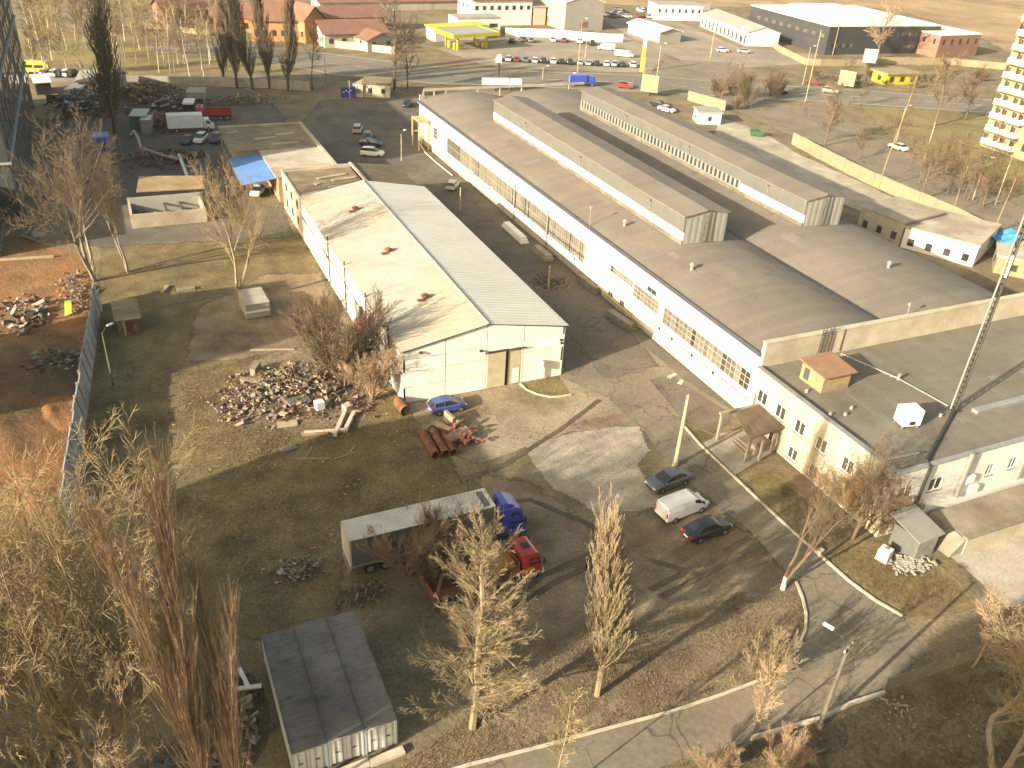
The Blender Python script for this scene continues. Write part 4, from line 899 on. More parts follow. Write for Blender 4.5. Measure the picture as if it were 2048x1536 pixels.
# van
def van(col,label,loc,rz,L=5.0,group=None):
    t=thing('delivery_van',label,'van',loc,rz,group); h=L/2
    q=MB(); S_=[(-h,.82,.50,1.0,1.8),(-h+.08,.92,.36,1.35,1.93),(-h+.8,.95,.30,1.40,1.97),(0,.95,.28,1.40,1.98),(h-1.75,.95,.28,1.38,1.95)]
    S_+=[(h-1.35,.94,.28,1.30,1.80),(h-.85,.93,.28,1.1,1.30),(h-.75,.93,.28,1.0,1.12),(h-.2,.86,.32,.8,.95),(h,.66,.42,.6,.74)]
    loft(q,[sec(a,b,c,d,e,.84) for a,b,c,d,e in S_]); q.build('body',col,t,bevel=.04)
    q=MB(); q.add([(h-1.62,-.74,1.90),(h-1.62,.74,1.90),(h-.80,.82,1.19),(h-.80,-.82,1.19)],[(0,1,2,3)])
    q.v=[(x+.04,y,z+.04) for x,y,z in q.v]; q.build('windshield',M['glassv'],t)
    for s in (-1,1):
        q=MB(); q.add([(h-1.95,s*.935,1.42),(h-1.98,s*.87,1.82),(h-1.5,s*.86,1.78),(h-.95,s*.945,1.25)],[(0,1,2,3) if s>0 else (3,2,1,0)]); q.build('side_window',M['glassv'],t)
        q=MB(); q.obox((-h+.04,s*.80,1.1),.1,.16,.5); q.build('tail_light',M['redlamp'],t)
        q=MB(); q.obox((h-.12,s*.66,.82),.2,.3,.2); q.build('headlight',M['clear'],t); q=MB(); q.obox((h-1.0,s*1.04,1.35),.14,.2,.25); q.build('mirror',M['trim'],t)
    q=MB(); q.box(-h-.05,-h+.1,-.8,.8,.34,.52); q.build('bumper',M['trim'],t)
    q=MB(); q.box(-h-.03,-h-.0,-.62,.62,1.3,1.7); q.build('rear_window',M['ac_white'],t)
    wheels(t,(-h+1.0,h-.95),.84,.34,.22); return t
van(PT['white'],'white panel van parked between the grey and black sedans',(41.6,48.7,.03),rad(7),5.1)
# semi truck: tractor + trailer
M['curtain']=mat('grey trailer curtain',(.115,.115,.105),.75,.14,.5,streak=((.35,.35,1.6),.5,.8,(.09,.09,.082),.7)); M['trroof']=mat('pale trailer roof',(.52,.48,.39),.7,.16,.5,col2=(.40,.365,.295),fine=.1)
tr=thing('semi_trailer','long grey curtain trailer with pale roof coupled to blue tractor','trailer',(17.7,52.3,0))
q=MB(); q.box(-6.2,6.2,-1.27,1.27,1.15,3.92); q.build('curtain_box',M['curtain'],tr)
q=MB(); q.box(-6.22,5.3,-1.29,1.29,3.925,4.0); q.build('roof',M['trroof'],tr)
q=MB(); q.box(5.3,6.22,-1.1,1.1,3.86,3.921); q.build('roof_gap',M['curtain'],tr)
q=MB(); q.box(5.95,6.25,-1.3,1.3,3.925,4.02); q.box(5.3,5.95,-1.3,-1.05,3.925,4.0); q.box(5.3,5.95,1.05,1.3,3.925,4.0); q.build('front_frame',M['trroof'],tr)
for s in (-1,1): q=MB(); q.box(-6.2,6.2,s*1.30-.02,s*1.30+.02,1.1,1.3); q.build('side_rail',M['galv'],tr)
q=MB(); 
for x in (-6.18,6.18):
    for s in (-1,1): q.box(x-.07,x+.07,s*1.29-.05,s*1.29+.05,1.15,3.92)
q.build('corner_post',M['trroof'],tr)
q=MB(); q.box(-6.26,-6.2,-1.2,1.2,1.2,3.85); q.build('rear_door',M['trroof'],tr)
q=MB(); q.box(-6.3,-6.1,-1.2,1.2,.5,.75); [q.box(-6.25,-6.15,s-.06,s+.06,.7,1.2) for s in (-.9,.9)]; q.build('bumper',M['galv'],tr)
for s in (-1,1): q=MB(); q.obox((-6.31,s*1.0,.62),.04,.35,.16); q.build('tail_light',M['redlamp'],tr)
q=MB(); q.box(-6,6.1,-.5,.5,.85,1.14); q.build('chassis',M['steel'],tr)
for s in (-1,1): q=MB(); q.box(3.0,3.2,s*.8-.07,s*.8+.07,.25,.9); q.build('landing_leg',M['steel'],tr)
wheels(tr,(-4.6,-3.3,-2.0),1.05,.5,.36)
def tractor(name,label,loc,rz,col,tipper=None,rim=None):
    t=thing(name,label,'truck',loc,rz)
    q=MB(); S_=[(-1.05,1.2,.75,2.2,3.35),(-.95,1.24,.65,2.4,3.5),(.1,1.25,.6,2.4,3.55),(.65,1.25,.55,2.2,3.3),(1.02,1.24,.5,1.7,2.0),(1.15,1.18,.5,1.2,1.75),(1.2,1.05,.55,1.1,1.5)] if not tipper else [(-.9,1.18,.75,1.9,2.75),(-.8,1.22,.65,2.1,2.85),(.3,1.23,.6,2.1,2.86),(.62,1.22,.55,2.0,2.7),(.92,1.21,.5,1.6,1.8),(1.05,1.15,.5,1.2,1.55),(1.1,1.0,.55,1.1,1.4)]
    loft(q,[sec(a,b,c,d,e,.88) for a,b,c,d,e in S_]); q.build('cab',col,t,bevel=.05)
    zt=3.3 if not tipper else 2.7; zb=2.0 if not tipper else 1.8; x0=.65 if not tipper else .62; x1=1.02 if not tipper else .92
    q=MB(); q.add([(x0+.05,-1.0,zt-.06),(x0+.05,1.0,zt-.06),(x1+.06,1.1,zb+.08),(x1+.06,-1.1,zb+.08)],[(0,1,2,3)]); q.build('windshield',M['glassv'],t)
    for s in (-1,1):
        q=MB(); q.add([(-.25,s*1.262,zb-.05),(-.25,s*1.18,zt-.25),(.5,s*1.17,zt-.3),(.85,s*1.255,zb-.05)],[(0,1,2,3) if s>0 else (3,2,1,0)]); q.build('side_window',M['glassv'],t)
        q=MB(); q.obox((1.0,s*1.42,zb+.2),.12,.22,.6); q.build('mirror',M['trim'],t)
        q=MB(); q.obox((1.16,s*.85,.85),.12,.4,.2); q.build('headlight',M['clear'],t)
    q=MB(); q.box(1.05,1.24,-1.15,1.15,.42,.72); q.build('bumper',M['trim'] if not tipper else M['ac_white'],t)
    if not tipper:
        q=MB(); q.add([(-.95,-1.0,3.5),(-.95,1.0,3.5),(.2,.85,3.58),(.2,-.85,3.58),(-.95,-1.0,4.0),(-.95,1.0,4.0),(-.5,.95,3.98),(-.5,-.95,3.98)],[(0,1,5,4),(4,5,6,7),(7,6,2,3),(0,4,7,3),(1,2,6,5)]); q.build('roof_deflector',col,t)
        q=MB(); q.box(-.5,.1,-.35,.35,3.56,3.62); q.build('roof_hatch',M['trim'],t)
        q=MB(); q.box(-4.2,-1.0,-.45,.45,.6,.95); q.build('chassis',M['steel'],t); wheels(t,(.35,-3.2),1.05,.5,.36)
    else:
        l,w_,colb=tipper
        q=MB(); q.box(-1.0-l,-.95,-.45,.45,.6,1.0); q.build('chassis',M['steel'],t)
        x0,x1=-1.2-l,-1.15
        q=MB(); q.box(x0,x1,-w_,w_,1.05,1.15); b=q.build('tipper_bed',M['rust'],t)
        for s in (-1,1): q=MB(); q.box(x0,x1,s*w_-.04,s*w_+.04,1.16,2.1); q.build('side_board',colb,b)
        q=MB(); q.box(x0-.04,x0+.04,-w_+.05,w_-.05,1.16,2.05); q.build('tail_board',colb,b)
        q=MB(); q.box(x1-.04,x1+.04,-w_+.05,w_-.05,1.16,2.4); q.build('head_board',colb,b)
        q=MB(); q.box(-.4,.25,-.3,.3,2.87,2.93); q.build('roof_hatch',M['trim'],t)
        wheels(t,(.25,-l-.2,-l+1.1),1.02,.5,.34)
    return t
tractor('tractor_unit','cobalt blue tractor unit coupled to the long grey trailer',(25.55,51.9,0),0,PT['cobalt'])
tractor('dump_truck','red and orange cabbed dump truck half hidden behind the bare tree',(24.9,46.9,0),rad(3),PT['red'],(7.4,1.25,M['rust']))
t_=bpy.data.objects['dump_truck']; q=MB(); [q.obox((-.3,s*1.245,1.3),.9,.02,.5) for s in (-1,1)]; q.build('door_panel',PT['orange'],t_)
q=MB(); q.box(-3.6,-1.2,-1.2,1.2,1.16,1.75); q.build('load',mat('orange clay load',(.40,.20,.04),.95,.3,1.5,.1,3),t_)
# yard trucks, far
b_=at(385,262); bt=thing('box_truck','white box truck parked in the dark yard beside the red tipper','truck',b_[:],rad(-2))
q=MB(); q.box(-4.6,2.2,-1.25,1.25,.95,3.5); q.build('box',M['cream'] if False else M['band_white'],bt); q=MB(); loft(q,[sec(a,b,c,d,e,.88) for a,b,c,d,e in ((2.35,1.05,.6,1.8,2.45),(3.4,1.05,.5,1.7,2.5),(3.95,1.02,.5,1.3,1.6),(4.3,.9,.55,1.0,1.3))]); q.build('cab',PT['white'],bt)
q=MB(); q.add([(3.47,-.85,2.4),(3.47,.85,2.4),(4.0,.92,1.62),(4.0,-.92,1.62)],[(0,1,2,3)]); q.build('windshield',M['glassv'],bt)
for s in (-1,1): q=MB(); q.add([(2.7,s*1.06,1.6),(2.7,s*1.0,2.2),(3.3,s*1.0,2.2),(3.7,s*1.06,1.6)],[(0,1,2,3) if s>0 else (3,2,1,0)]); q.build('side_window',M['glassv'],bt)
wheels(bt,(-3,3.1),1.0,.45,.3)
tp_=at(430,243); tractor('tipper_truck','bright red tipper truck behind the white box truck',(tp_.x-2.6,tp_.y+2.2,0),rad(172),PT['red'],(5.2,1.25,PT['red']))
farcar('suv','white','white wagon parked in the sun by the warehouse annex',745,312,rad(-4),None)
farcar('sedan','black','black car parked close behind the white wagon',742,292,rad(-6),None)
farcar('suv','grey','grey estate parked next to the black car in the yard',735,278,rad(100),None)
farcar('suv','silver','silver car parked in the shade in front of the low workshop',716,264,rad(95),None)
farcar('hatch','cream','pale old hatchback parked between the warehouse and the white hall',906,376,rad(80),None)
farcar('hatch','black','black car parked left of the white pickup in the scrap yard',376,287,rad(-88),None)
farcar('suv','white','white car parked below the white box truck',402,284,rad(-88),None)
farcar('suv','black','dark car parked beside the white car under the box truck',433,284,rad(-84),None)
farcar('sedan','white','white car poking out from under the blue carport roof',516,388,rad(-88),None)
farcar('sedan','black','black car parked near the gatehouse corner of the hall',815,212,rad(-90),None)
# petrol station and roadside rows
rng=random.Random(3); cols=['black','silver','white','grey','darkred','cream','black','grey','white','silver']
for i in range(16):
    x=1000+i*17.5+rng.uniform(-2,2); y=121+i*.85
    farcar(rng.choice(['sedan','hatch','suv']),rng.choice(cols),None,x,y,rad(rng.uniform(84,96)),'cars in the row along the highway')
for i,(x,y,c,k) in enumerate(((1024,86,'black','suv'),(1062,84,'grey','sedan'),(1105,83,'white','suv'),(1130,84,'darkred','hatch'),(1158,86,'white','suv'),(1183,90,'black','suv'),(1045,82,'grey','hatch'))):
    farcar(k,c,f'{c} {NK[k]} parked along the white wall behind the fuel station',x,y,rad(rng.uniform(70,110)),'cars by the forecourt wall')
for (x,y,c,k,r_,l) in ((1628,169,'darkred','sedan',-17,'dark red car driving on the highway past the billboards'),(1725,169,'grey','sedan',-17,'grey car driving on the highway near the yellow kiosk'),(1558,187,'black','sedan',163,'black car on the near lane of the highway'),(1250,176,'red','suv',-10,'red car on the highway beside the hall roof'),(1795,299,'white','sedan',120,'white car driving down the side street by the park'),(1333,223,'white','sedan',-40,'white car parked behind the hall by the concrete strip'),(1318,213,'black','sedan',-40,'black car parked next to the white one behind the hall'),(1445,104,'white','hatch',0,'white car near the billboard pylon in front of the long garages'),(1488,106,'silver','sedan',0,'silver car parked in front of the long grey garages'),(1660,186,'silver','suv',-17,'silver car on the highway behind the leafless street trees')):
    farcar(k,c,l,x,y,rad(r_),None)
for i,(x,y,c) in enumerate(((100,151,'grey'),(113,152,'white'),(124,152,'black'),(136,152,'white'),(146,152,'black'),(95,150,'silver'))):
    farcar('suv',c,f'{c} estate car parked on the side road by the park grass',x,y,rad(90),'cars on the park side road')
for i in range(24):
    x=1230+rng.uniform(-20,90); y=24+rng.uniform(-4,14)
    farcar(rng.choice(['sedan','suv']),rng.choice(cols),None,x,y,rad(rng.uniform(0,180)),'cars in the far lot')
v_=at(1248,114); van(PT['white'],'white cargo van on the fuel station forecourt',(v_.x,v_.y,.03),rad(-30),6.0)
v_=at(1212,100); van(PT['white'],'white van parked against the wall beside the big gate',(v_.x,v_.y,.03),rad(152),5.6)
bx_=at(77,146); bs=thing('yellow_bus','yellow minibus at the kerb of the park side road','bus',(bx_.x,bx_.y,0),rad(-20))
q=MB(); loft(q,[sec(a,b,c,d,e,.9) for a,b,c,d,e in ((-3.2,1.0,.5,2.2,2.7),(-3,1.1,.4,2.3,2.8),(2.4,1.1,.4,2.3,2.8),(3.0,1.08,.4,1.6,2.2),(3.3,.9,.5,1.0,1.3))]); q.build('body',PT['yellow'],bs)
for s in (-1,1): q=MB(); q.box(-2.8,2.2,s*1.1-.02,s*1.1+.02,1.4,2.1); q.build('window_band',M['glassv'],bs)
wheels(bs,(-2,2.2),.95,.42,.28)
# ================================================================ person in dark clothes by the poplar
def person(px,py):
    me=bpy.data.meshes.new('body'); P=[(0,0,.95),(0,0,1.15),(0,.01,1.38),(0,.0,1.50),(0,.02,1.60),(0,.02,1.74)]
    E=[(0,1),(1,2),(2,3),(3,4),(4,5)]; Rr=[(.16,.12),(.15,.11),(.19,.12),(.06,.06),(.095,.105),(.06,.07)]
    for s in (-1,1):
        n=len(P); P+=[(s*.20,0,1.42),(s*.27,.02,1.14),(s*.26,.16,.92),(s*.25,.22,.86)]; Rr+=[(.07,.07),(.052,.052),(.042,.042),(.035,.045)]; E+=[(2,n),(n,n+1),(n+1,n+2),(n+2,n+3)]
        n=len(P); P+=[(s*.10,0,.90),(s*.11,.03*s,.50),(s*.12,-.02,.08),(s*.12,.14,.05)]; Rr+=[(.10,.11),(.065,.07),(.05,.05),(.05,.035)]; E+=[(0,n),(n,n+1),(n+1,n+2),(n+2,n+3)]
    me.from_pydata(P,E,[]); o=bpy.data.objects.new('person_src',me); COL.objects.link(o)
    sk=o.modifiers.new('s','SKIN'); sv=me.skin_vertices[0].data
    for i,r in enumerate(Rr): sv[i].radius=r
    sv[0].use_root=True; o.modifiers.new('u','SUBSURF').levels=2
    dg=bpy.context.evaluated_depsgraph_get(); ev=bpy.data.meshes.new_from_object(o.evaluated_get(dg)); bpy.data.objects.remove(o)
    bm=bmesh.new(); bm.from_mesh(ev)   # fingers: five short curled chains at the end of each hand
    mb=MB()
    for s in (-1,1):
        for k in range(5):
            x=s*.25+(k-2)*.018; ln=(.06,.08,.085,.08,.06)[k]
            if k==0: x=s*.25-s*.05; mb.tube([(x,.19,.87),(x-s*.02,.23,.84)],[.011,.009],5)
            else: mb.tube([(x,.23,.85),(x,.25,.85-ln*.6),(x,.24,.85-ln)],[.010,.010,.008],5)
    ev2=mb.mesh('f',[]); bm.from_mesh(ev2); bm.to_mesh(ev); bm.free()
    for m in (plain('navy jacket',(.02,.024,.045),.8),plain('dark trousers',(.018,.018,.022),.85),plain('skin',(.42,.27,.19),.6),plain('dark hair',(.03,.022,.016),.8),plain('pale shoes',(.5,.48,.44),.7)): ev.materials.append(m)
    for p in ev.polygons:
        c=p.center; p.use_smooth=True
        if c.z>1.50: p.material_index=3 if (c.z>1.70 or c.y<-.02) else 2
        elif abs(c.x)>.2 and c.z<.92: p.material_index=2
        elif c.z<.10: p.material_index=4
        elif c.z<.93: p.material_index=1
    b=at(px,py); ob=bpy.data.objects.new('person',ev); COL.objects.link(ob); ob.location=b; ob.rotation_euler=(0,0,rad(-140))
    tag(ob,'person in dark jacket and trousers standing on the shaded dirt by the poplar','person')
person(1172,1143)
# ================================================================ towers west of the yard
M['teal']=mat('dark teal cladding',(.036,.044,.045),.6,.12,.4); M['strip']=mat('grey facade strip',(.105,.115,.115),.6,.1,1); M['tealw']=mat('pale mullion strip',(.24,.25,.245),.6,.1,1); M['podium']=mat('raw concrete storeys',(.15,.145,.13),.9,.2,.3,col2=(.11,.105,.095))
def tower(name,label,x0,x1,y0,y1,h,m,strips=True,group=None,floors=3.0):
    t=thing(name,label,'apartment block',(x1,y0,0),0,group); D=y1-y0; W=x1-x0
    q=MB(); q.box(-W,0,0,D,0,h); q.build('body',m,t)
    st=MB().box(0.003,.10,0,.9,1.0,h-.2).mesh('strip',M['strip']); wn=MB().box(.002,.05,.9,4.6,0,1.9).mesh('window',M['pane_dark'])
    if strips:
        n=int(D/5.4)
        for i in range(n): share('strip',st,t,(0,.3+i*5.4,0))
        for f in range(int(h/floors)):
            for i in range(n):
                if (i+f)%4: share('window',wn,t,(0,.3+i*5.4,f*floors+.8))
        for f in range(3,int(h/floors),3):
            q=MB(); q.box(.003,.35,-.3,D,f*floors-.15,f*floors+.15); q.box(-W,-.0,-.3,-.005,f*floors-.15,f*floors+.15); q.build('balcony_band',M['tealw'],t)
        stS=MB().box(0,.28,-.12,-.003,1.0,h-.2).mesh('strip',M['tealw'])
        for i in range(int(W/2.2)): share('strip',stS,t,(-W+.4+i*2.2,0,0))
    else:
        wn2=MB().box(.002,.06,0,1.6,0,1.6).mesh('window',M['pane_dark'])
        for f in range(int(h/floors)):
            for i in range(int(D/3.4)): share('window',wn2,t,(0,.9+i*3.4,f*floors+1.0))
        q=MB(); q.box(-W,0,0,D,h+.01,h+.9); q.v=[(x,y,z) for x,y,z in q.v]; q.build('parapet',m,t)
    return t
tower('glazed_tower','dark teal tower under construction with pale vertical strips beside the yard',-34,-14.5,141,213,27.2,M['teal'])
pd=thing('tower_podium','raw concrete podium with scaffold at the foot of the teal tower','building',(-17,128,0)); q=MB(); q.box(-14,0,0,12.9,0,5.5); q.build('wall',M['podium'],pd)
for k in range(4): q=MB(); q.box(.002,.08,.8+k*3.1,2.8+k*3.1,1,4); q.build('opening',M['darkgap'],pd)
q=MB(); q.box(-14,.3,-.3,13,5.51,5.8); q.build('slab',M['tealw'],pd)
for i,(x1,y0,y1,h,l) in enumerate(((-35,23.3,39,24.0,'tallest grey apartment wing facing the container end of the yard'),(-35.2,39.05,53.6,22.2,'grey apartment wing facing the middle of the grass yard'),(-23,82,97.5,14.0,'grey unfinished block west of the wooden hut'))):
    tower('apartment_wing',l,x1-14,x1,y0,y1,h,M['podium'],False,'apartment wings west of the yard')
tower('apartment_wing','grey apartment wing south of the containers beside the drive',-40,-12,-26,2.5,33,M['podium'],False,'apartment wings west of the yard')
# ================================================================ apartment block with white balconies, east
M['cream2']=mat('cream apartment render',(.24,.205,.125),.9,.12,.4); M['balc']=mat('white balcony front',(.62,.60,.54),.8,.08,.6)
ap=thing('balcony_block','pale apartment block with rows of white balconies beside the park','apartment block',(181.5,115,0),rad(-3))
q=MB(); q.box(0,16,0,22,0,30); q.build('wall',M['cream2'],ap)
wn=MB().box(-.06,-.003,0,1.5,0,1.5).mesh('window',M['pane_dark']); w2=MB().box(0,1.5,-.06,-.003,0,1.5).mesh('window',M['pane_dark'])
fr=MB().box(-1.5,0,0,8.2,0,1.05).mesh('balcony',M['balc']); sl=MB().box(-1.7,0,-.1,8.3,-.2,-.01).mesh('balcony_slab',M['cream2']); gl=MB().box(-1.35,-1.3,0,.55,1.06,2.3).mesh('pane',M['pane_dark']); fr2=MB().box(0,7,-1.5,0,0,1.05).mesh('balcony',M['balc'])
for f in range(10):
    z=1.2+f*2.9
    for y in (1.0,12.8):
        b=share('balcony',fr,ap,(0,y,z)); share('slab',sl,b,(0,0,0))
        for k in range(9): share('pane',gl,b,(0,.25+k*.9,0)) if (k*7+f*3)%5<2 else None
    for y in (9.8,): share('window',wn,ap,(0,y,z+.6))
    for x in (1.2,9): share('window',w2,ap,(x,0,z+.6)); 
    b=share('balcony',fr2,ap,(3.5,0,z))
# ================================================================ generic blocks for the far district
M['orange']=mat('orange brick',(.36,.20,.085),.9,.15,.3,fine=.12); M['brown']=mat('brown tile roof',(.175,.095,.066),.8,.15,.3,stripe=('X',.9,.05)); M['fgrey']=mat('grey sheet warehouse',(.27,.255,.22),.7,.08,.3); M['fwhite']=mat('white far render',(.66,.63,.56),.85,.08,.3); M['charcoal']=mat('charcoal sheet cladding',(.040,.042,.045),.6,.12,.2,stripe=('Z',1.1,.06)); M['fbrick']=mat('brown brick',(.20,.115,.078),.9,.2,.6,fine=.15); M['paleflat']=mat('pale membrane roof',(.68,.64,.54),.8,.1,.15); M['lime']=mat('lime yellow fascia',(.42,.40,.03),.5,.05,1); M['fenceY']=mat('cream boundary wall',(.235,.195,.120),.9,.14,.3,streak=((.4,.4,.2),.5,.8,(.19,.15,.09),.6))
def blk(name,label,cat,a,b,depth,h,wall,roof,kind='flat',over=.4,wins=None,group=None,rise=2.0,winm=None):
    """building from its front ground corners a,b (photo points), depth away, height"""
    A,B=(at(*a) if len(a)==2 else Vector(a)),(at(*b) if len(b)==2 else Vector(b)); d=B-A; W=d.length; t=thing(name,label,cat,A[:],math.atan2(d.y,d.x),group)
    q=MB(); q.box(0,W,0,depth,0,h); q.build('wall',wall,t)
    if kind=='flat':
        q=MB(); q.box(-over,W+over,-over,depth+over,h+.01,h+.35); q.build('roof',roof,t)
    elif kind=='gable':      # ridge along the front
        q=MB(); q.extr([(-over,h-.1),(depth/2,h+rise),(depth+over,h-.1),(depth+over,h-.3),(depth/2,h+rise-.25),(-over,h-.3)],'x',-over,W+over); q.build('roof',roof,t)
        q=MB(); q.extr([(0,h),(depth/2,h+rise-.3),(depth,h)],'x',0.05,W-.05); q.build('gable',wall,t)
    elif kind=='gableY':
        q=MB(); q.extr([(-over,h-.1),(W/2,h+rise),(W+over,h-.1),(W+over,h-.3),(W/2,h+rise-.25),(-over,h-.3)],'y',-over,depth+over); q.build('roof',roof,t)
        q=MB(); q.extr([(0,h),(W/2,h+rise-.3),(W,h)],'y',.05,depth-.05); q.build('gable',wall,t)
    if wins:
        n,z0,z1,wd=wins[:4]; me=MB().box(0,wd,-.08,-.004,z0,z1).mesh('window',winm or M['pane_dark'])
        for i in range(n): share('window',me,t,((i+.5)*W/n-wd/2,0,0))
        me2=MB().box(-.08,-.004,0,wd,z0,z1).mesh('window',winm or M['pane_dark']); n2=max(1,int(n*depth/W))
        for i in range(n2): share('window',me2,t,(0,(i+.5)*depth/n2-wd/2,0))
    return t
# brown-roofed houses
blk('brick_house','large orange brick house with steep brown gable roof behind the poplars','house',(505,82),(612,84),16,6.0,M['orange'],M['brown'],'gable',.8,(6,1.6,3.2,1.2),rise=4.5)
blk('brick_house','tall brown gable end wing of the orange brick house','house',(612,88),(652,84),22,6.5,M['orange'],M['brown'],'gableY',.7,(2,1.6,3.2,1.2),rise=4.0)
blk('brick_house','low orange wing with brown roof behind the fuel price sign','house',(652,66),(770,62),12,4.6,M['orange'],M['brown'],'gable',.7,(5,1.4,2.8,1.4),rise=2.6)
blk('brick_house','brown roofed house front with round skylight by the highway fence','house',(650,96),(775,92),14,4.0,M['cream'],M['brown'],'gable',.7,(5,1.2,2.6,1.3),rise=2.8)
blk('brick_house','small gabled brown roofed porch house at the highway fence','house',(735,104),(790,100),8,3.2,M['cream'],M['brown'],'gableY',.6,(2,1.2,2.6,1.2),rise=2.0)
blk('brick_house','brown roofed house with dark walls far behind the birch trees','house',(330,52),(420,48),12,4.5,M['fbrick'],M['brown'],'gable',.8,(4,1.4,2.8,1.2),rise=3.0)
blk('brick_house','long orange walled house under brown roof beyond the poplar row','house',(430,62),(520,66),14,4.5,M['orange'],M['brown'],'gable',.7,(5,1.2,2.8,1.4),rise=3.2)
blk('garage_row','long low brown roofed row behind the houses','building',(640,24),(950,18),10,3.2,M['cream'],M['brown'],'gable',.5,rise=1.6)
# boundary walls
def wall(name,label,pts,h,m,th=.25,seg=4.0,group=None,cat='wall'):
    P=[at(*p) for p in pts]; t=thing(name,label,cat,P[0][:],0,group)
    for i in range(len(P)-1):
        a,b=P[i],P[i+1]; d=b-a; k=max(1,round(d.length/seg)); an=math.atan2(d.y,d.x)
        me=MB().box(.03,d.length/k-.03,-th/2,th/2,0,h).mesh('panel',m)
        for j in range(k): p=a.lerp(b,j/k)-P[0]; share('panel',me,t,(p.x,p.y,random.uniform(-.05,.05)),an)
    return t
wall('boundary_wall','pink cream wall before the brown roofed houses along the highway',[(640,92),(790,108),(830,104)],2.0,mat('pinkish wall',(.42,.33,.25),.9,.1,.4))
wall('boundary_wall','pale wall behind the row of cars at the fuel station',[(1010,72),(1100,75),(1210,84),(1245,84)],2.6,M['fwhite'])
wall('boundary_wall','long cream panel wall running beside the side street to the hall',[(1583,288),(1660,330),(1745,372),(1900,440),(2060,520)],2.6,M['fenceY'])
wall('boundary_wall','cream wall section behind the hall by the dumpster',[(1375,200),(1400,208),(1450,222)],2.4,M['fenceY'])
wall('boundary_wall','broken pale concrete wall before the charcoal building',[(1500,60),(1560,105),(1610,130),(1640,132),(1760,132)],2.0,M['fenceY'])
wall('boundary_wall','pale concrete panel wall below the brick building',[(1760,128),(1900,130),(2010,140)],2.2,M['fenceY'])
wall('boundary_wall','low tan fence along the upper park behind the teal tower',[(255,52),(330,60),(420,72)],1.6,M['fenceY'])
wall('boundary_wall','dark fence behind the scrap yard by the side road',[(280,172),(420,172),(520,176),(620,182)],2.2,M['wall_foot'])
wall('boundary_wall','pale wall beyond the lane between garages and wasteland',[(1330,28),(1380,22),(1420,20)],2.4,M['fwhite'])
# fuel station
fs=thing('fuel_station','fuel station with lime yellow canopy on pillars','fuel station',at(875,102)[:],0)
A=at(912,103); B=at(986,98); d=B-A; fs.location=A; fs.rotation_euler=(0,0,math.atan2(d.y,d.x)); W=d.length
q=MB(); q.box(-1.5,W+1.5,-1,11,4.81,4.95); q.build('canopy_roof',M['fgrey'],fs)
for (x0,x1,y0,y1) in ((-1.7,W+1.7,-1.2,-1.001),(-1.7,W+1.7,11.001,11.2),(-1.7,-1.501,-1,11),(W+1.501,W+1.7,-1,11)): q=MB(); q.box(x0,x1,y0,y1,4.0,5.1); q.build('fascia',M['lime'],fs)
q=MB(); q.box(-1.5,W+1.5,-1,11,4.3,4.8); q.build('canopy_soffit',M['fwhite'],fs)
for x in (1.5,W-1.5):
    for y in (1.5,8.5): q=MB(); q.box(x-.25,x+.25,y-.25,y+.25,0,4.3); q.build('pillar',M['lime'],fs); 
    for y in (3.2,6.5): q=MB(); q.box(x-.4,x+.4,y-.5,y+.5,0,1.9); q.build('fuel_pump',M['yellow_pipe'],fs)
q=MB(); q.box(2,W+8,16,22,0,3.8); q.build('shop',M['fwhite'],fs); q=MB(); q.box(1.6,W+8.4,15.6,22.4,3.81,4.3); q.build('shop_fascia',M['lime'],fs)
pyl=thing('price_pylon','tall yellow and white fuel price pylon by the highway','sign',at(1283,143)[:],rad(-8))
hgt=zfor(at(1283,143),75)
q=MB(); q.box(-.5,.5,-.2,.2,0,hgt*.72); q.build('yellow_panel',M['yellow_pipe'],pyl); q=MB(); q.box(-.48,.48,-.18,.18,hgt*.72+.01,hgt); q.build('white_panel',M['band_white'],pyl)
for k in range(3): q=MB(); q.box(-.35,.35,-.22,-.205,hgt*(.35+.1*k),hgt*(.35+.1*k)+.35); q.build('price_row',M['lime'],pyl)
# larger far blocks
blk('white_hotel','white two storey building with brown roof behind the fuel station','building',(945,52),(1062,50),14,8.5,M['fwhite'],M['brown'],'gable',.6,(8,5.2,6.6,1.2),rise=2.0)
blk('white_wing','white lower wing with dark band behind the canopy','building',(915,70),(1000,68),8,5.0,M['fwhite'],M['fgrey'],'flat',.2,(3,2.2,3.4,3.0))
blk('grey_warehouse','tall grey gabled warehouse with white side','warehouse',(1128,62),(1204,60),26,9.5,M['fgrey'],M['fwhite'],'gableY',.2,(1,1.0,3.0,3.0),rise=2.2,winm=M['fbrick'])
blk('pink_block','small pinkish block between the white building and warehouse','building',(1066,50),(1090,50),8,6,mat('pink render',(.45,.33,.24),.9,.1,.3),M['fgrey'],'flat')
blk('long_shed','low grey roofed shed with white shutters beside the lane','building',(1255,66),(1318,86),9,3.6,M['fgrey'],M['fwhite'],'gable',.6,(5,.3,2.6,1.8),rise=1.2,winm=M['balc'])
gr=blk('garage_row','long pale garage row with many doors and a sign panel','building',(1400,52),(1492,92),12,4.6,M['fwhite'],M['fgrey'],'gable',.4,(12,.4,3.2,1.3),rise=1.8)
blk('white_block','white two storey block at the head of the garage row','building',(1310,40),(1402,42),9,5.6,M['fwhite'],M['fgrey'],'flat',.2,(7,2.8,4.2,.9))
bb_=thing('sign_board','white and blue sign board at the end of the garage row','sign',at(1495,88)[:],rad(-8)); q=MB(); q.box(-3,3,-.15,.15,2.6,5.6); q.build('panel',M['band_white'],bb_); 
for k in range(3): q=MB(); q.box(-2.4+k*1.7,-1.3+k*1.7,-.18,-.155,3.4,4.8); q.build('blue_mark',mat('sign blue',(.10,.13,.35),.5) if k==0 else MATS['sign blue'],bb_)
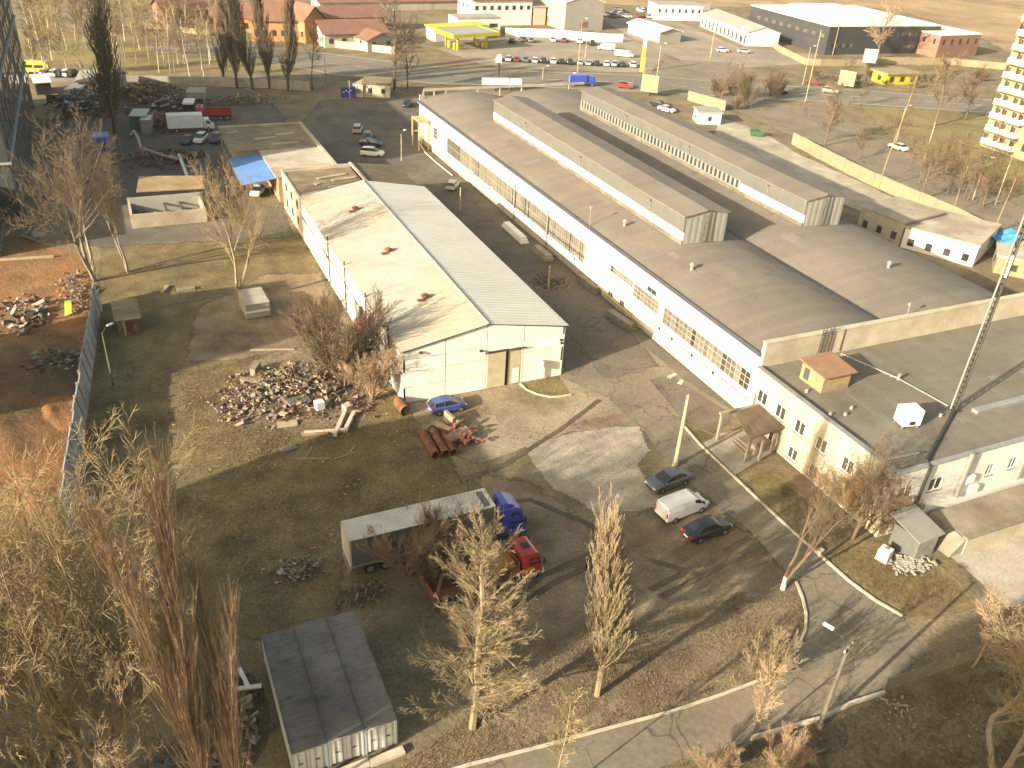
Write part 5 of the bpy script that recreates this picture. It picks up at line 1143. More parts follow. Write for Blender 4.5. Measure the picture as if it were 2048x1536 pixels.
q=MB(); q.box(-2.8,-2.6,-.1,.1,0,2.6); q.box(2.6,2.8,-.1,.1,0,2.6); q.build('legs',M['steel'],bb_)
# charcoal modern building with brick wing
cb_=blk('charcoal_building','modern charcoal clad building with pale flat roof and window strips','building',(1648,110),(1868,106),46,9.0,M['charcoal'],M['paleflat'],'flat',.1)
Wc=(at(1868,106)-at(1648,110)).length
for (x,z,n,w_) in ((2,2.4,6,1.1),(30,5.8,9,1.0),(33,1.8,3,1.6)):
    me=MB().box(0,w_,-.1,-.005,z,z+1.1).mesh('window',M['pane2'])
    me2=MB().box(0,w_,-.1,-.005,z,z+1.1).mesh('window',M['pane_dark'])
    for i in range(n): share('window',me if i%2 else me2,cb_,(x+i*(w_+.5),0,0))
me=MB().box(-.1,-.005,0,2.0,5.2,6.3).mesh('window',M['pane2'])
for i in range(9): share('window',me,cb_,(0,2+i*4.6,0))
q=MB(); q.box(Wc*.35,Wc*.8,.2,45.9,9.36,9.9); q.build('roof_step',M['paleflat'],cb_)
blk('brick_wing','brown brick wing with dark window openings joined to the charcoal building','building',(1870,116),(1950,112),26,7.2,M['fbrick'],M['paleflat'],'flat',.1,(5,4.2,6.0,.9))
blk('machine_shed','yellow excavator cabin shed by the charcoal building','kiosk',(1573,78),(1592,82),4,3,PT['yellow'],M['fwhite'],'flat',.2,(1,1,2,1))
blk('site_cabin','orange site cabin on the bare ground behind the charcoal building','kiosk',(1556,56),(1574,60),4,2.8,PT['orange'],PT['orange'],'flat',.1,(1,1,2,1))
blk('site_cabin','white site cabin beside the orange one','kiosk',(1548,36),(1592,40),5,2.8,M['fwhite'],M['fwhite'],'flat',.1,(2,1,2,1))
blk('yellow_kiosk','yellow roadside kiosk with wide canopy by the highway','kiosk',(1770,170),(1832,168),6,3.0,PT['yellow'],M['fenceY'],'flat',.8,(3,.8,2.2,1.6))
blk('gatehouse','small cream gatehouse with dark door beside the blue gate','gatehouse',(727,194),(780,196),7,3.0,M['cream'],M['oldroof'],'flat',.3,(2,1.0,2.1,.9))
blk('gatehouse','low brick lean-to joined to the cream gatehouse','gatehouse',(708,193),(726,195),6,2.6,M['cream'],M['wall_foot'],'flat',.2,(1,.9,1.9,1.2),winm=M['fbrick'])
gt_=thing('blue_gate','bright blue sliding gate panel with white marks beside gatehouse','gate',at(684,196)[:],rad(4)); q=MB(); q.box(0,3.2,-.06,.06,.1,2.4); q.build('panel',PT['cobalt'],gt_)
for k in range(4): q=MB(); q.box(.3+k*.6,.6+k*.6,-.09,-.062,1.2+.3*(k%2),1.5+.3*(k%2)); q.build('white_mark',M['band_white'],gt_)
q=MB(); q.box(-.15,-.001,-.1,.1,0,2.7); q.box(3.201,3.35,-.1,.1,0,2.7); q.build('post',M['steel'],gt_)
# street side behind hall
blk('outbuilding_annex','annex with wall greyed for hall shade and patched roof behind the hall side','building',(1712,458),(1797,492),10,3.9,M['wall_foot'],M['paleroof'],'flat',.3,(3,.8,2.0,.9))  # wall colour greyed to imitate the hall's shadow falling on it
lw=blk('low_outbuilding','low white outbuilding with patched flat roof behind the hall','building',(1800,494),(1944,534),13,3.3,M['fwhite'],M['paleroof'],'flat',.2,(4,.6,1.8,1.0))
tb=thing('tarp_roof','bright blue tarpaulin stretched over a shelter behind the outbuilding','tarpaulin',at(1985,500)[:],rad(-25))
q=MB(); n=8; rng=random.Random(6); vs=[(-4+i*8/n,-2.2+j*4.4/n,2.4+.5*math.sin(i*1.1)+.25*math.sin(j*1.7+i)) for j in range(n+1) for i in range(n+1)]
q.add(vs,[(j*(n+1)+i,j*(n+1)+i+1,(j+1)*(n+1)+i+1,(j+1)*(n+1)+i) for j in range(n) for i in range(n)]); q.build('sheet',mat('blue tarp',(.06,.25,.55),.5,.2,.8),tb,smooth=True)
for x in (-3.6,3.6):
    for y in (-2,2): q=MB(); q.box(x-.08,x+.08,y-.08,y+.08,0,2.2); q.build('post',M['steel'],tb)
blk('tan_shack','tan boarded shack with white side behind the blue tarpaulin','shack',(1985,545),(2060,560),6,2.6,M['brick_cream'],M['paleroof'],'flat',.2,(1,.8,1.8,.8))
blk('kiosk_box','small grey roofed kiosk beside the cream wall behind the hall','kiosk',(1395,248),(1440,250),5,2.6,M['fwhite'],M['greysheet'],'flat',.3,(1,.8,1.8,.9))
db=thing('dumpster','green steel waste dumpster behind the hall','dumpster',at(1512,272)[:],rad(-30)); db.scale=(.8,.8,.8); q=MB(); q.add([(-1.6,-.9,.2),(1.6,-.9,.2),(1.6,.9,.2),(-1.6,.9,.2),(-1.9,-1.1,1.6),(1.9,-1.1,1.6),(1.9,1.1,1.6),(-1.9,1.1,1.6)],[(3,2,1,0),(0,1,5,4),(1,2,6,5),(2,3,7,6),(3,0,4,7)]); q.build('bin',mat('green dumpster',(.055,.11,.04),.6,.2,1),db); q=MB(); q.box(-1.9,0,-1.1,1.1,1.61,1.7); q.build('lid',MATS['green dumpster'],db)
# billboards
def billboard(px,py,toppy,label,w_=6,h=3,rz=0,m=None):
    b=at(px,py); H_=zfor(b,toppy); t=thing('billboard',label,'billboard',b[:],rz); q=MB(); q.tube([(0,0,0),(0,0,H_-h)],.3,7); q.build('post',M['steel'],t)
    q=MB(); q.box(-w_/2,w_/2,-.2,.2,H_-h+.01,H_); q.build('frame',M['wall_foot'],t); q=MB(); q.box(-w_/2+.15,w_/2-.15,-.24,-.201,H_-h+.15,H_-.15); q.build('poster',m or M['band_white'],t)
billboard(1735,135,98,'blank white tilted billboard in front of the brown bush tree',4.2,4.2,rad(-30))
billboard(1297,192,150,'pale weathered billboard frame behind the hall roof',4.5,4.2,rad(-50),M['fenceY'])
billboard(1690,176,142,'cream billboard turned edge on beside the highway',4.5,4,rad(-60),M['fenceY'])
billboard(990,182,155,'long white banner board on the fence behind the hall gable',7,1.8,rad(-12))
billboard(1020,182,156,'second white banner board with grey print behind the hall gable',6,1.8,rad(-12))
billboard(995,178,112,'round faced tall sign pole behind the hall gable',1.6,1.6,rad(-20))
tw=thing('tow_truck','blue and white truck stopped on the highway behind the hall gable','truck',at(1165,172)[:],rad(-12)); q=MB(); q.box(-4,1.2,-1.2,1.2,.9,1.2); q.build('bed',M['steel'],tw); q=MB(); loft(q,[sec(a,b,c,d,e,.88) for a,b,c,d,e in ((1.4,1.1,.6,1.9,2.7),(2.8,1.1,.5,1.9,2.7),(3.3,1.05,.5,1.2,1.6))]); q.build('cab',PT['cobalt'],tw); q=MB(); q.box(-3.8,.8,-1.1,1.1,1.21,2.9); q.build('load',PT['cobalt'],tw); wheels(tw,(-3,2.3),1.0,.45,.3)
# scrap yard in the upper left
blk('scrap_office','grey hip roofed scrap yard building with pale walls','building',(160,190),(235,192),9,3.2,M['wall_foot'],M['fgrey'],'gable',.5,(3,.9,2.2,1.2),rise=1.4)
blk('yellow_shelter','yellow roofed open shelter in the scrap yard','shelter',(192,205),(225,206),4,2.6,M['darkgap'],M['yellow_pipe'],'flat',.4)
blk('white_booth','small white booth with white roof in the scrap yard','booth',(136,205),(158,206),4,2.6,M['fwhite'],M['band_white'],'flat',.2,(1,.9,1.9,.9))
blk('red_fence_bay','rust red fence bay enclosing the sand heap','fence',(96,212),(136,213),.3,2.0,M['rust'],M['rust'],'flat',.02)
blk('green_container','dark green container in the scrap yard by the poplar','container',(262,262),(296,262),6,2.6,PT['green'],PT['green'],'flat',.05,(2,.3,2.3,.9),winm=PT['green'])
blk('wire_cage','pale grey wire cage container beside the green one','container',(284,268),(304,268),4,2.4,M['greysheet'],M['galv'],'flat',.05,(2,.3,2.1,.9),winm=M['galv'])
blk('grey_trailer','grey tarpaulin covered trailer in the scrap yard','trailer',(376,210),(412,210),5,2.4,M['wall_foot'],M['fgrey'],'flat',.1,(2,.4,1.4,1.0))
blk('dark_kiosk','dark kiosk with white roof behind the box truck','kiosk',(370,232),(388,232),4,2.4,M['darkgap'],M['band_white'],'flat',.2,(1,.9,1.8,.8))
blk('rail_wagon_shed','white low cabin with sloping roof at the yard road end','cabin',(75,190),(105,188),6,2.8,M['darkgap'],M['band_white'],'gable',.3,rise=1.0)
blk('machine_box','bright blue machine box with open hatch by the leafless shrubs','machine',(191,305),(220,304),3,2.6,PT['cobalt'],mat('light blue lid',(.12,.26,.55),.5),'flat',.1,(2,.5,1.6,.8))
def heap(name,label,px,py,rx,ry,h,n,ms,seed,smin=.2,smax=.9,cat='scrap heap'):
    rng=random.Random(seed); c=at(px,py); q=MB()
    for k in range(n):
        u,v=rng.gauss(0,.36),rng.gauss(0,.36); r2=u*u+v*v
        if r2>1: continue
        z=h*max(0,1-r2)*rng.uniform(.3,1); s=smin+(smax*1.6-smin)*rng.random()**3.2; q.mi=rng.randrange(len(ms))
        if rng.random()<.45: q.rock((c.x+u*rx,c.y+v*ry,z+.05),s*.6,rng)
        else: q.obox((c.x+u*rx,c.y+v*ry,z+.08),s*rng.uniform(.6,2.2),s*rng.uniform(.15,.8),s*rng.uniform(.08,.3),rng.uniform(0,3.14),rng.uniform(-.7,.7),rng.uniform(-.6,.6))
    o=q.build(name,ms); tag(o,label,cat,kind='stuff'); return o
M['greytan']=mat('grey tan scrap',(.15,.135,.105),.9,.3,1.5); M['brownwood']=mat('old broken timber',(.22,.15,.085),.9,.3,2); M['palewood']=mat('pale splintered wood',(.27,.22,.145),.9,.2,2); M['purple']=mat('purplish brick rubble',(.17,.115,.10),.9,.3,2); M['dirt']=mat('dark soil clods',(.10,.07,.04),.95,.3,2)
heap('scrap_heap','large grey tangled scrap heap beside the dark poplar',168,222,9,9,4.2,900,[M['greytan'],M['galv'],M['wall_foot'],M['steel']],1)
heap('scrap_heap','rusty scrap heap under the poplar row by the side road',300,192,9,8,3,600,[M['rust'],M['greytan'],M['steel'],M['orange']],2)
heap('scrap_heap','mixed metal scrap heap near the green container',330,215,10,8,2.4,500,[M['galv'],M['steel'],M['greytan'],M['rust']],3)
heap('scrap_heap','red and rusty scrap heap beside the white box truck',332,250,6,8,2.2,420,[M['rust'],PT['red'],M['steel'],M['greytan']],4)
heap('brush_heap','pale brush and rubble bank by the yard entrance',480,205,14,5,1.6,420,[M['greytan'],M['dirt'],M['palewood']],5,.2,.6)
heap('scrap_heap','low dark scrap strip behind the ruined shed',330,318,9,6,1.2,260,[M['steel'],M['greytan'],M['rust']],6)
c=at(105,225); q=MB(); q.tube([(c.x,c.y,0),(c.x,c.y,.8),(c.x,c.y,1.6)],[5,3.2,.3],14); o=q.build('sand_heap',mat('tan sand',(.40,.29,.15),.95,.12,.8,.05,4)); tag(o,'tan sand heap in the bay before the grey scrap heap','sand heap')
# overhead pipeline
M['pipewrap']=mat('wrapped pale pipe',(.33,.29,.22),.8,.25,1)
ppl=thing('overhead_pipe','bent pale pipe line crossing the scrap yard to the ruin','pipe',at(262,262)[:])
pts=[at(262,268),at(262,268,3.0),at(267,262,3.4),at(274,272,3.0),at(282,296,1.5),at(330,312,1.2),at(356,318,1.2),at(362,312,1.2)]
o0=at(262,262); q=MB(); q.tube([p-o0 for p in pts],.28,7); q.build('pipe',M['pipewrap'],ppl)
q=MB(); q.tube([at(358,310,1.2)-o0,at(366,330,.8)-o0,at(378,362,.3)-o0],.3,7); q.build('fallen_pipe',M['band_white'],ppl)
for x,y in ((300,306),(340,318)): q=MB(); p=at(x,y)-o0; q.tube([(p.x,p.y,0),(p.x,p.y,1.2)],.1,5); q.build('support',M['steel'],ppl)
# ================================================================ trees
def bark(n,c): return mat('bark '+n,c,.95,.25,2.5,.01,10,fine=.2)
M['bk_tan']=bark('tan',(.22,.17,.10)); M['bk_brown']=bark('brown',(.12,.088,.056)); M['bk_grey']=bark('grey',(.19,.165,.125)); M['bk_dark']=bark('dark',(.075,.060,.040)); M['bk_pale']=bark('pale birch',(.42,.37,.28))
M['tw_tan']=mat('tan twigs',(.23,.182,.105),.95,.25,1.2); M['tw_gold']=mat('golden twigs',(.235,.18,.095),.95,.25,1.2); M['tw_red']=mat('reddish twigs',(.29,.205,.125),.95,.25,1.2); M['tw_brown']=mat('brown twigs',(.135,.100,.062),.95,.25,1.2); M['tw_dark']=mat('dark poplar twigs',(.110,.088,.055),.95,.25,1.2); M['tw_yellow']=mat('yellow willow twigs',(.24,.185,.07),.95,.2,1.2); M['lime_wash']=mat('limewash',(.58,.54,.46),.9,.1,2)
def grow(tk,cr,rng,p,d,ln,r,lv,mx,spec,seg=4):
    """one branch as a bent tapering tube, then its children"""
    pts=[p.copy()]; rs=[r]; q=p.copy(); dd=d.copy()
    seg=max(2,seg)
    for i in range(seg):
        dd=(dd+Vector((rng.gauss(0,1),rng.gauss(0,1),rng.gauss(0,.6)))*spec['wob']+Vector((0,0,1))*spec['up'][min(lv,len(spec['up'])-1)]).normalized()
        q=q+dd*(ln/seg); pts.append(q.copy()); rs.append(max(spec['rmin'],r*(1-(i+1)/seg*(.55 if lv==0 else .75))))
    if lv==mx: rs[-1]=rs[-1]*.3
    (tk if lv<=spec['trunk_lv'] else cr).tube(pts,rs,6 if lv==0 else (4 if lv==1 else 3),False)
    if lv>=mx: return
    n=spec['n'][lv]; n=n if isinstance(n,int) else rng.randint(*n); f0=spec['from'][lv]
    for k in range(n):
        t=f0+(1-f0)*((k+rng.uniform(.1,.9))/n); i=min(int(t*seg),seg-1); b=pts[i].lerp(pts[i+1],t*seg-i)
        ax=(pts[i+1]-pts[i]).normalized(); per=ax.cross(Vector((rng.gauss(0,1),rng.gauss(0,1),rng.gauss(0,1)))).normalized()
        a=rad(rng.uniform(*spec['ang'][lv])); cd=(ax*math.cos(a)+per*math.sin(a)).normalized()
        cl=ln*spec['len'][lv]*rng.uniform(.65,1.15)*(1-spec['tap'][lv]*t)
        rr=max(spec['rmin'],(rs[i]*(1-(t*seg-i))+rs[i+1]*(t*seg-i))*spec['rad'])
        grow(tk,cr,rng,b,cd,cl,rr,lv+1,mx,spec,3 if lv<1 else (3 if lv<2 else 2))
SPEC={
 'spread':dict(wob=.09,up=[.05,.10,.06,.04],n=[18,11,8,5],ang=[(35,66),(28,58),(25,58),(20,55)],len=[.52,.45,.42,.45],tap=[.45,.35,.3,.2],rad=.42,rmin=.024,trunk_lv=1,**{'from':[.22,.15,.15,.2]}),
 'oval':dict(wob=.07,up=[.02,.07,.05,.04],n=[84,17,7,2],ang=[(36,62),(24,42),(20,40),(18,40)],len=[.35,.27,.55,.60],tap=[.56,.45,.3,.2],rad=.24,rmin=.0085,trunk_lv=0,**{'from':[.13,.10,.1,.15]}),
 'fork':dict(wob=.12,up=[.03,.12,.06,.05],n=[7,11,9,4],ang=[(22,50),(28,58),(26,55),(22,50)],len=[.95,.50,.46,.58],tap=[.15,.35,.3,.2],rad=.48,rmin=.0095,trunk_lv=1,**{'from':[.45,.2,.15,.15]}),
 'poplar':dict(wob=.035,up=[.02,.30,.26,.18],n=[130,12,6],ang=[(18,36),(10,24),(8,22)],len=[.33,.28,.50],tap=[.58,.40,.3],rad=.20,rmin=.010,trunk_lv=0,**{'from':[.18,.12,.2]}),
 'column':dict(wob=.05,up=[.02,.28,.24,.18],n=[150,9,5],ang=[(18,36),(10,24),(8,20)],len=[.27,.42,.50],tap=[.45,.3,.3],rad=.20,rmin=.028,trunk_lv=0,**{'from':[.08,.1,.2]}),
 'birch':dict(wob=.04,up=[.02,.06,0,-.02],n=[34,7,4],ang=[(30,60),(25,50),(20,45)],len=[.28,.42,.4],tap=[.5,.3,.3],rad=.28,rmin=.022,trunk_lv=0,**{'from':[.35,.2,.2]}),
 'shrub':dict(wob=.08,up=[.06,.10,.07],n=[18,10,5],ang=[(12,36),(15,40),(15,40)],len=[.42,.42,.55],tap=[.3,.3,.2],rad=.45,rmin=.007,trunk_lv=-1,**{'from':[.2,.15,.2]}),
}
PROT={}
def proto(key,spec,h,r,seed,mx,stems=1,spread=.0):
    """meshes of trunk and crown for a tree of unit kind"""
    rng=random.Random(seed); tk,cr=MB(),MB(); S_=SPEC[spec]
    for s in range(stems):
        a=rng.uniform(0,6.28); off=Vector((math.cos(a),math.sin(a),0))*(spread*.35 if stems>1 else 0)
        d=Vector((math.cos(a)*spread*rng.uniform(.3,1),math.sin(a)*spread*rng.uniform(.3,1),1)).normalized() if stems>1 else Vector((0,0,1))
        grow(tk,cr,rng,off*.4,d,h*(1 if S_['trunk_lv']>=0 or stems==1 else rng.uniform(.7,1))*(.62 if spec=='fork' else 1),r,0,mx,S_,7)
    PROT[key]=(tk.mesh('trunk',M['bk_tan']) if tk.v else None, cr.mesh('crown',M['tw_tan']) if cr.v else None, h, len(tk.f)+len(cr.f))
proto('spread1','oval',17,.27,21,4); proto('spread2','fork',17,.34,5,4,2,.25); proto('spread3','fork',13,.22,12,3,1); proto('wild','fork',15,.26,33,4,3,.5)
proto('poplar1','poplar',16,.20,3,3,2,.03); proto('poplar2','column',25,.42,8,3); proto('poplar3','column',24,.36,15,3); proto('poplar4','poplar',26,.20,31,3,3,.018)
proto('birch','birch',13,.14,4,3); proto('birch2','birch',11,.12,14,3); proto('shrub','shrub',5,.05,6,3,12,.8); proto('rounded','spread',11,.20,19,3)
def tree(kind,px,py,toppy,label,bk,tw,rz=0.0,wide=1.0,group=None,name='bare_tree',h=None,lean=(0,0),cat='tree',wash=False):
    tkm,crm,ph,_=PROT[kind]; b=at(px,py) if py is not None else Vector((px[0],px[1],0)); H_=h or max(2.0,zfor(b,toppy)); s=H_/ph
    t=thing(name,label,cat,b[:],rz,group); t.scale=(s*wide,s*wide,s); t.rotation_euler=(lean[0],lean[1],rz)
    for nm,me,mm in (('trunk',tkm,bk),('crown',crm,tw)):
        if me is None: continue
        o=bpy.data.objects.new(nm,me); COL.objects.link(o); o.parent=t; o.material_slots[0].link='OBJECT'; o.material_slots[0].material=M[mm]
    if wash:
        q=MB(); q.tube([(0,0,0),(0,0,1.2/s)],[.37/s,.30/s],9); q.build('limewash_band',M['lime_wash'],t)
    return t
tree('spread1',945,1455,1062,'tall tan bare tree with wide crown beside the storage containers','bk_tan','tw_tan',.4,1.0)
tree('poplar1',1194,1392,1038,'twin stemmed bare poplar with upright twigs on the dry grass','bk_tan','tw_tan',1.2,1.05,name='poplar_tree')
tree('spread3',868,1222,962,'thin brown bare tree standing in front of the grey trailer','bk_brown','tw_brown',2.0,.8)
tree('spread2',1565,1178,935,'leaning bare tree with limewashed foot at the kerb of the drive','bk_brown','tw_brown',.3,.62,lean=(rad(-3),rad(9)),wash=True)
tree('wild',1705,1078,905,'bare many stemmed tree growing against the cream office corner','bk_brown','tw_brown',1.0,.75)
tree('wild',(-5.0,36.9),None,1015,'big sprawling bare tree in front of the concrete fence end','bk_tan','tw_gold',.2,.62)
tree('spread2',(-7.4,36.6),None,1070,'broad pale bare tree at the edge of the scrubby corner','bk_tan','tw_tan',2.4,.65)
tree('wild',(-6.0,36.0),None,1250,'pale bare tree with low spreading limbs beside the sprawling tree','bk_tan','tw_tan',1.4,.6)
tree('wild',(-9.0,42.0),None,1040,'tangled bare tree growing by the orange clay slope','bk_tan','tw_gold',4.0,.9)
tree('shrub',110,1540,1430,'low pale bare bush under the sprawling trees','bk_tan','tw_tan',1,1.0,name='bare_shrub',cat='shrub')
tree('poplar4',(-1.5,32.6),None,1003,'tall reddish upright poplar beside the scattered boards','bk_brown','tw_red',.6,.5,name='poplar_tree')
tree('poplar4',(.1,32.3),None,1195,'shorter reddish upright poplar next to the tall one','bk_brown','tw_red',2.6,.52,name='poplar_tree')
tree('wild',190,562,280,'big bare tree with many stems by the end of the concrete fence','bk_grey','tw_brown',.9,.85)
tree('spread2',255,545,330,'bare tree growing beside the ruined shed wall','bk_grey','tw_brown',3.9,.6)
tree('spread2',480,606,345,'golden bare tree with two trunks beside the metal cabin','bk_tan','tw_gold',2.0,.72)
tree('poplar2',232,268,-12,'very tall dark columnar poplar in the scrap yard','bk_dark','tw_dark',0,1.35,name='poplar_tree')
for i,(x,y,l,wd) in enumerate(((447,172,'dark poplar nearest the scrap yard in the row before the houses',.9),(474,176,'second dark poplar of the row before the houses',.8),(506,180,'third dark poplar of the row before the houses',.85),(540,177,'fourth dark poplar of the row before the houses',.8),(576,182,'last dark poplar of the row before the houses',.85))):
    tree('poplar3',x,y,-25,l,'bk_dark','tw_dark',i*1.3,wd*1.15,'poplar row before the houses','poplar_tree',h=24+i%2)
tree('birch',625,180,55,'slim bare tree standing alone by the lawn before the highway','bk_dark','tw_brown',1)
tree('rounded',788,180,22,'bare round crowned tree behind the cream gatehouse','bk_dark','tw_brown',.5,1.0)
tree('rounded',815,178,60,'smaller bare tree beside the round crowned one behind the gatehouse','bk_dark','tw_brown',2.5,.8)
tree('shrub',815,1150,1040,'reddish brush growing between trailer and dump truck','bk_brown','tw_red',.9,1.2,name='bare_shrub',cat='shrub')
tree('shrub',890,1165,1060,'brown brush growing at the foot of the thin tree by the trailer','bk_brown','tw_brown',1.9,1.2,name='bare_shrub',cat='shrub')
tree('shrub',690,775,598,'dense brown bush growing along the warehouse side wall','bk_brown','tw_brown',.4,1.0,name='bare_shrub',cat='shrub')
tree('shrub',745,800,690,'brown bush at the warehouse corner by the rusty tank','bk_brown','tw_red',1.4,1.0,name='bare_shrub',cat='shrub')
tree('shrub',650,690,600,'low brown bush beside the rubble heap near the warehouse','bk_brown','tw_brown',2.4,1.0,name='bare_shrub',cat='shrub')
tree('wild',1985,1570,1285,'pale bare tree with crooked limbs by the board fence','bk_grey','tw_tan',.8,1.15)
tree('rounded',1945,1335,1216,'small reddish round bare tree behind the board fence','bk_tan','tw_red',.2,.9)
tree('wild',2050,1480,1300,'crooked bare tree at the edge of the dark lawn','bk_grey','tw_tan',2.7,1.0)
tree('shrub',1525,1372,1285,'wispy tan bush at the kerb of the drive','bk_tan','tw_tan',1.0,.9,name='bare_shrub',cat='shrub')
tree('birch2',1490,1500,1330,'thin dark sapling below the drive','bk_dark','tw_red',1.0,.8)
tree('birch2',1105,1600,1400,'pale slender sapling in front of the asphalt path','bk_tan','tw_gold',2.0,.7)
tree('shrub',1420,1560,1500,'dry low bush on the verge below the path','bk_brown','tw_red',.3,1.0,name='bare_shrub',cat='shrub')
tree('shrub',1560,1545,1480,'dry low bush near the foot of the timber lamp pole','bk_brown','tw_red',1.3,1.0,name='bare_shrub',cat='shrub')
# park trees west
rng=random.Random(77)
for i in range(44):
    x=rng.uniform(62,440); y=rng.uniform(96,160) if x>250 or x<185 else rng.uniform(80,130)
    tree('birch' if i%2 else 'birch2',x,y,0,'slim pale trunked tree in the park beyond the scrap yard','bk_pale' if i%3 else 'bk_grey','tw_tan' if i%4 else 'tw_brown',i*.7,1.0,'slim park trees beyond the scrap yard',h=rng.uniform(10,15))
for i,(x,y) in enumerate(((110,75),(150,60),(285,62),(320,40),(90,60))):
    tree('rounded',x,y,0,'yellowish willow like bare tree in the upper park','bk_tan','tw_yellow',i*1.1,1.1,'yellowish park trees',h=11+i)
for i in range(10):
    x=rng.uniform(60,440); y=rng.uniform(20,75); tree('rounded',x,y,0,'brown bare tree far up the park slope','bk_brown','tw_brown',i*.9,1.1,'brown trees far up the park',h=rng.uniform(7,11))
# street trees east
for i,(x,y,ty,l) in enumerate(((1648,292,185,'bare round street tree beside the cream panel wall'),(1868,252,128,'bare tree on the park lawn near the balcony block'),(1755,118,28,'brown bushy tree in front of the charcoal building'),(1720,210,165,'small bare tree between highway and side street'),(1838,400,300,'thin bare tree close to the side street by the cream wall'),(1930,240,150,'bare tree beside the balcony block on the park lawn'),(1690,165,120,'low bare tree at the highway edge behind the billboard'))):
    tree('rounded',x,y,ty,l,'bk_brown','tw_brown' if i!=2 else 'tw_red',i*1.7,1.1 if i!=2 else 1.25)
tree('birch',1757,378,150,'tall thin bare tree trunk growing at the cream wall','bk_tan','tw_brown',0,.6); tree('birch',1440,215,120,'thin brown tree on the plot behind the hall','bk_brown','tw_brown',1,.9); tree('birch',1475,205,128,'second thin brown tree on the plot behind the hall','bk_brown','tw_brown',2,.9)
tree('birch2',1985,470,330,'thin leaning bare tree beside the blue tarpaulin','bk_tan','tw_brown',2,.8); tree('birch2',1905,425,310,'thin bare tree between cream wall and side street','bk_tan','tw_brown',3,.8)
for i in range(16):
    t_=rng.random(); x=1620+t_*420+rng.uniform(-25,25); y=255+t_*190+rng.uniform(-12,14)
    tree('birch2' if i%2 else 'rounded',x,y,0,'bare brown street tree in the strip along the cream panel wall','bk_brown','tw_brown',i*1.1,1.0,'street trees along the cream wall',h=rng.uniform(6,10))
for i in range(12):
    x=rng.uniform(1380,1560); y=rng.uniform(165,235)
    tree('shrub' if i%3 else 'birch2',x,y,0,'thin brown bush on the rough plot behind the hall','bk_brown','tw_brown',i*1.3,1.0,'bushes on the plot behind the hall',h=rng.uniform(2.5,7),name='bare_shrub',cat='shrub')
for i in range(14):
    x=rng.uniform(1600,1990); y=rng.uniform(150,178)
    tree('shrub',x,y,0,'low brown bush on the verge of the highway','bk_brown','tw_brown',i*1.7,1.2,'bushes along the highway verge',h=rng.uniform(1.8,3.5),name='bare_shrub',cat='shrub')
for i in range(9):
    x=rng.uniform(1880,2060); y=rng.uniform(190,420); tree('birch2',x,y,0,'bare brown sapling on the park lawn','bk_brown','tw_brown',i,1.0,'saplings on the east park lawn',h=rng.uniform(5,9))
# ================================================================ clay slope, mounds and debris west of the fence
def mound(name,cx,cy,rx,ry,h,m,seed,n=22,kind='structure'):
    rng=random.Random(seed); ph=[rng.uniform(0,6) for _ in range(6)]; q=MB(); vs=[]
    for j in range(n+1):
        for i in range(n+1):
            u,v=i/n*2-1,j/n*2-1; r=math.sqrt(u*u+v*v); e=max(0,1-r)**.8
            z=h*e*(1+.25*math.sin(u*5+ph[0])*math.cos(v*4+ph[1])+.12*math.sin(u*13+ph[2]+v*9))+rng.uniform(-.05,.05)*h*e-.03
            vs.append((cx+u*rx,cy+v*ry,z))
    q.add(vs,[(j*(n+1)+i,j*(n+1)+i+1,(j+1)*(n+1)+i+1,(j+1)*(n+1)+i) for j in range(n) for i in range(n)])
    o=q.build(name,m,smooth=True); o['kind']=kind; return o
mound('clay_mound',-15.5,78,7.5,16,1.1,M['redsoil'],1); mound('clay_mound',-17,60,8,12,.9,M['redsoil'],2); mound('clay_mound',-13,96,6,9,.9,M['redsoil'],3); mound('clay_mound',-11.5,70,3.2,8,.55,M['redsoil'],7); mound('clay_mound',-10.6,84,3,7,.5,M['redsoil'],8)
sheet('clay_ground',[(-40,50),(-10.6,55),(-8,80),(-5.8,108),(-8,125),(-16,135),(-40,130)],M['redsoil'],.022,2)
mound('gravel_mound',-10.2,92,3.6,6,1.1,M['dirt'],4)
heap('rubble_bank','pale broken rubble bank along the outer side of the concrete fence',150,590,3,9,.8,420,[M['concrete'],M['greytan'],M['purple'],M['dirt']],11,.08,.45,'rubble')
heap('rubble_bank','grey stone heap outside the concrete fence above the clay slope',105,735,4,5,1.2,500,[M['greytan'],M['wall_foot'],M['dirt']],12,.1,.45,'rubble')
heap('rubble_bank','dark litter and stones near the foot of the teal tower',45,640,5,9,.8,300,[M['wall_foot'],M['dirt'],M['purple']],13,.1,.7,'rubble')
for i,(x,y,l,a) in enumerate(((85,455,6,1.1),(35,520,9,-.1),(60,480,4,-.9),(55,395,8,.05),(90,410,5,1.2))):
    p=at(x,y); q=MB(); q.obox((p.x,p.y,.2),l,.3,.3,a); o=q.build('timber_beam',M['palewood']); tag(o,'grey timber beam lying on soil beside the teal tower','timber','timber beams by the tower')
p=at(82,482); cd=thing('cable_drum','pale cable drum lying on soil near the teal tower','cable drum',(p.x,p.y,0))
q=MB(); q.disc((0,0,.2),.9,.12,'z',14); q.build('flange',M['palewood'],cd); q=MB(); q.disc((0,0,.6),.45,.7,'z',10); q.build('core',M['brownwood'],cd); q=MB(); q.disc((0,0,1.0),.9,.12,'z',14); q.build('flange',M['palewood'],cd)
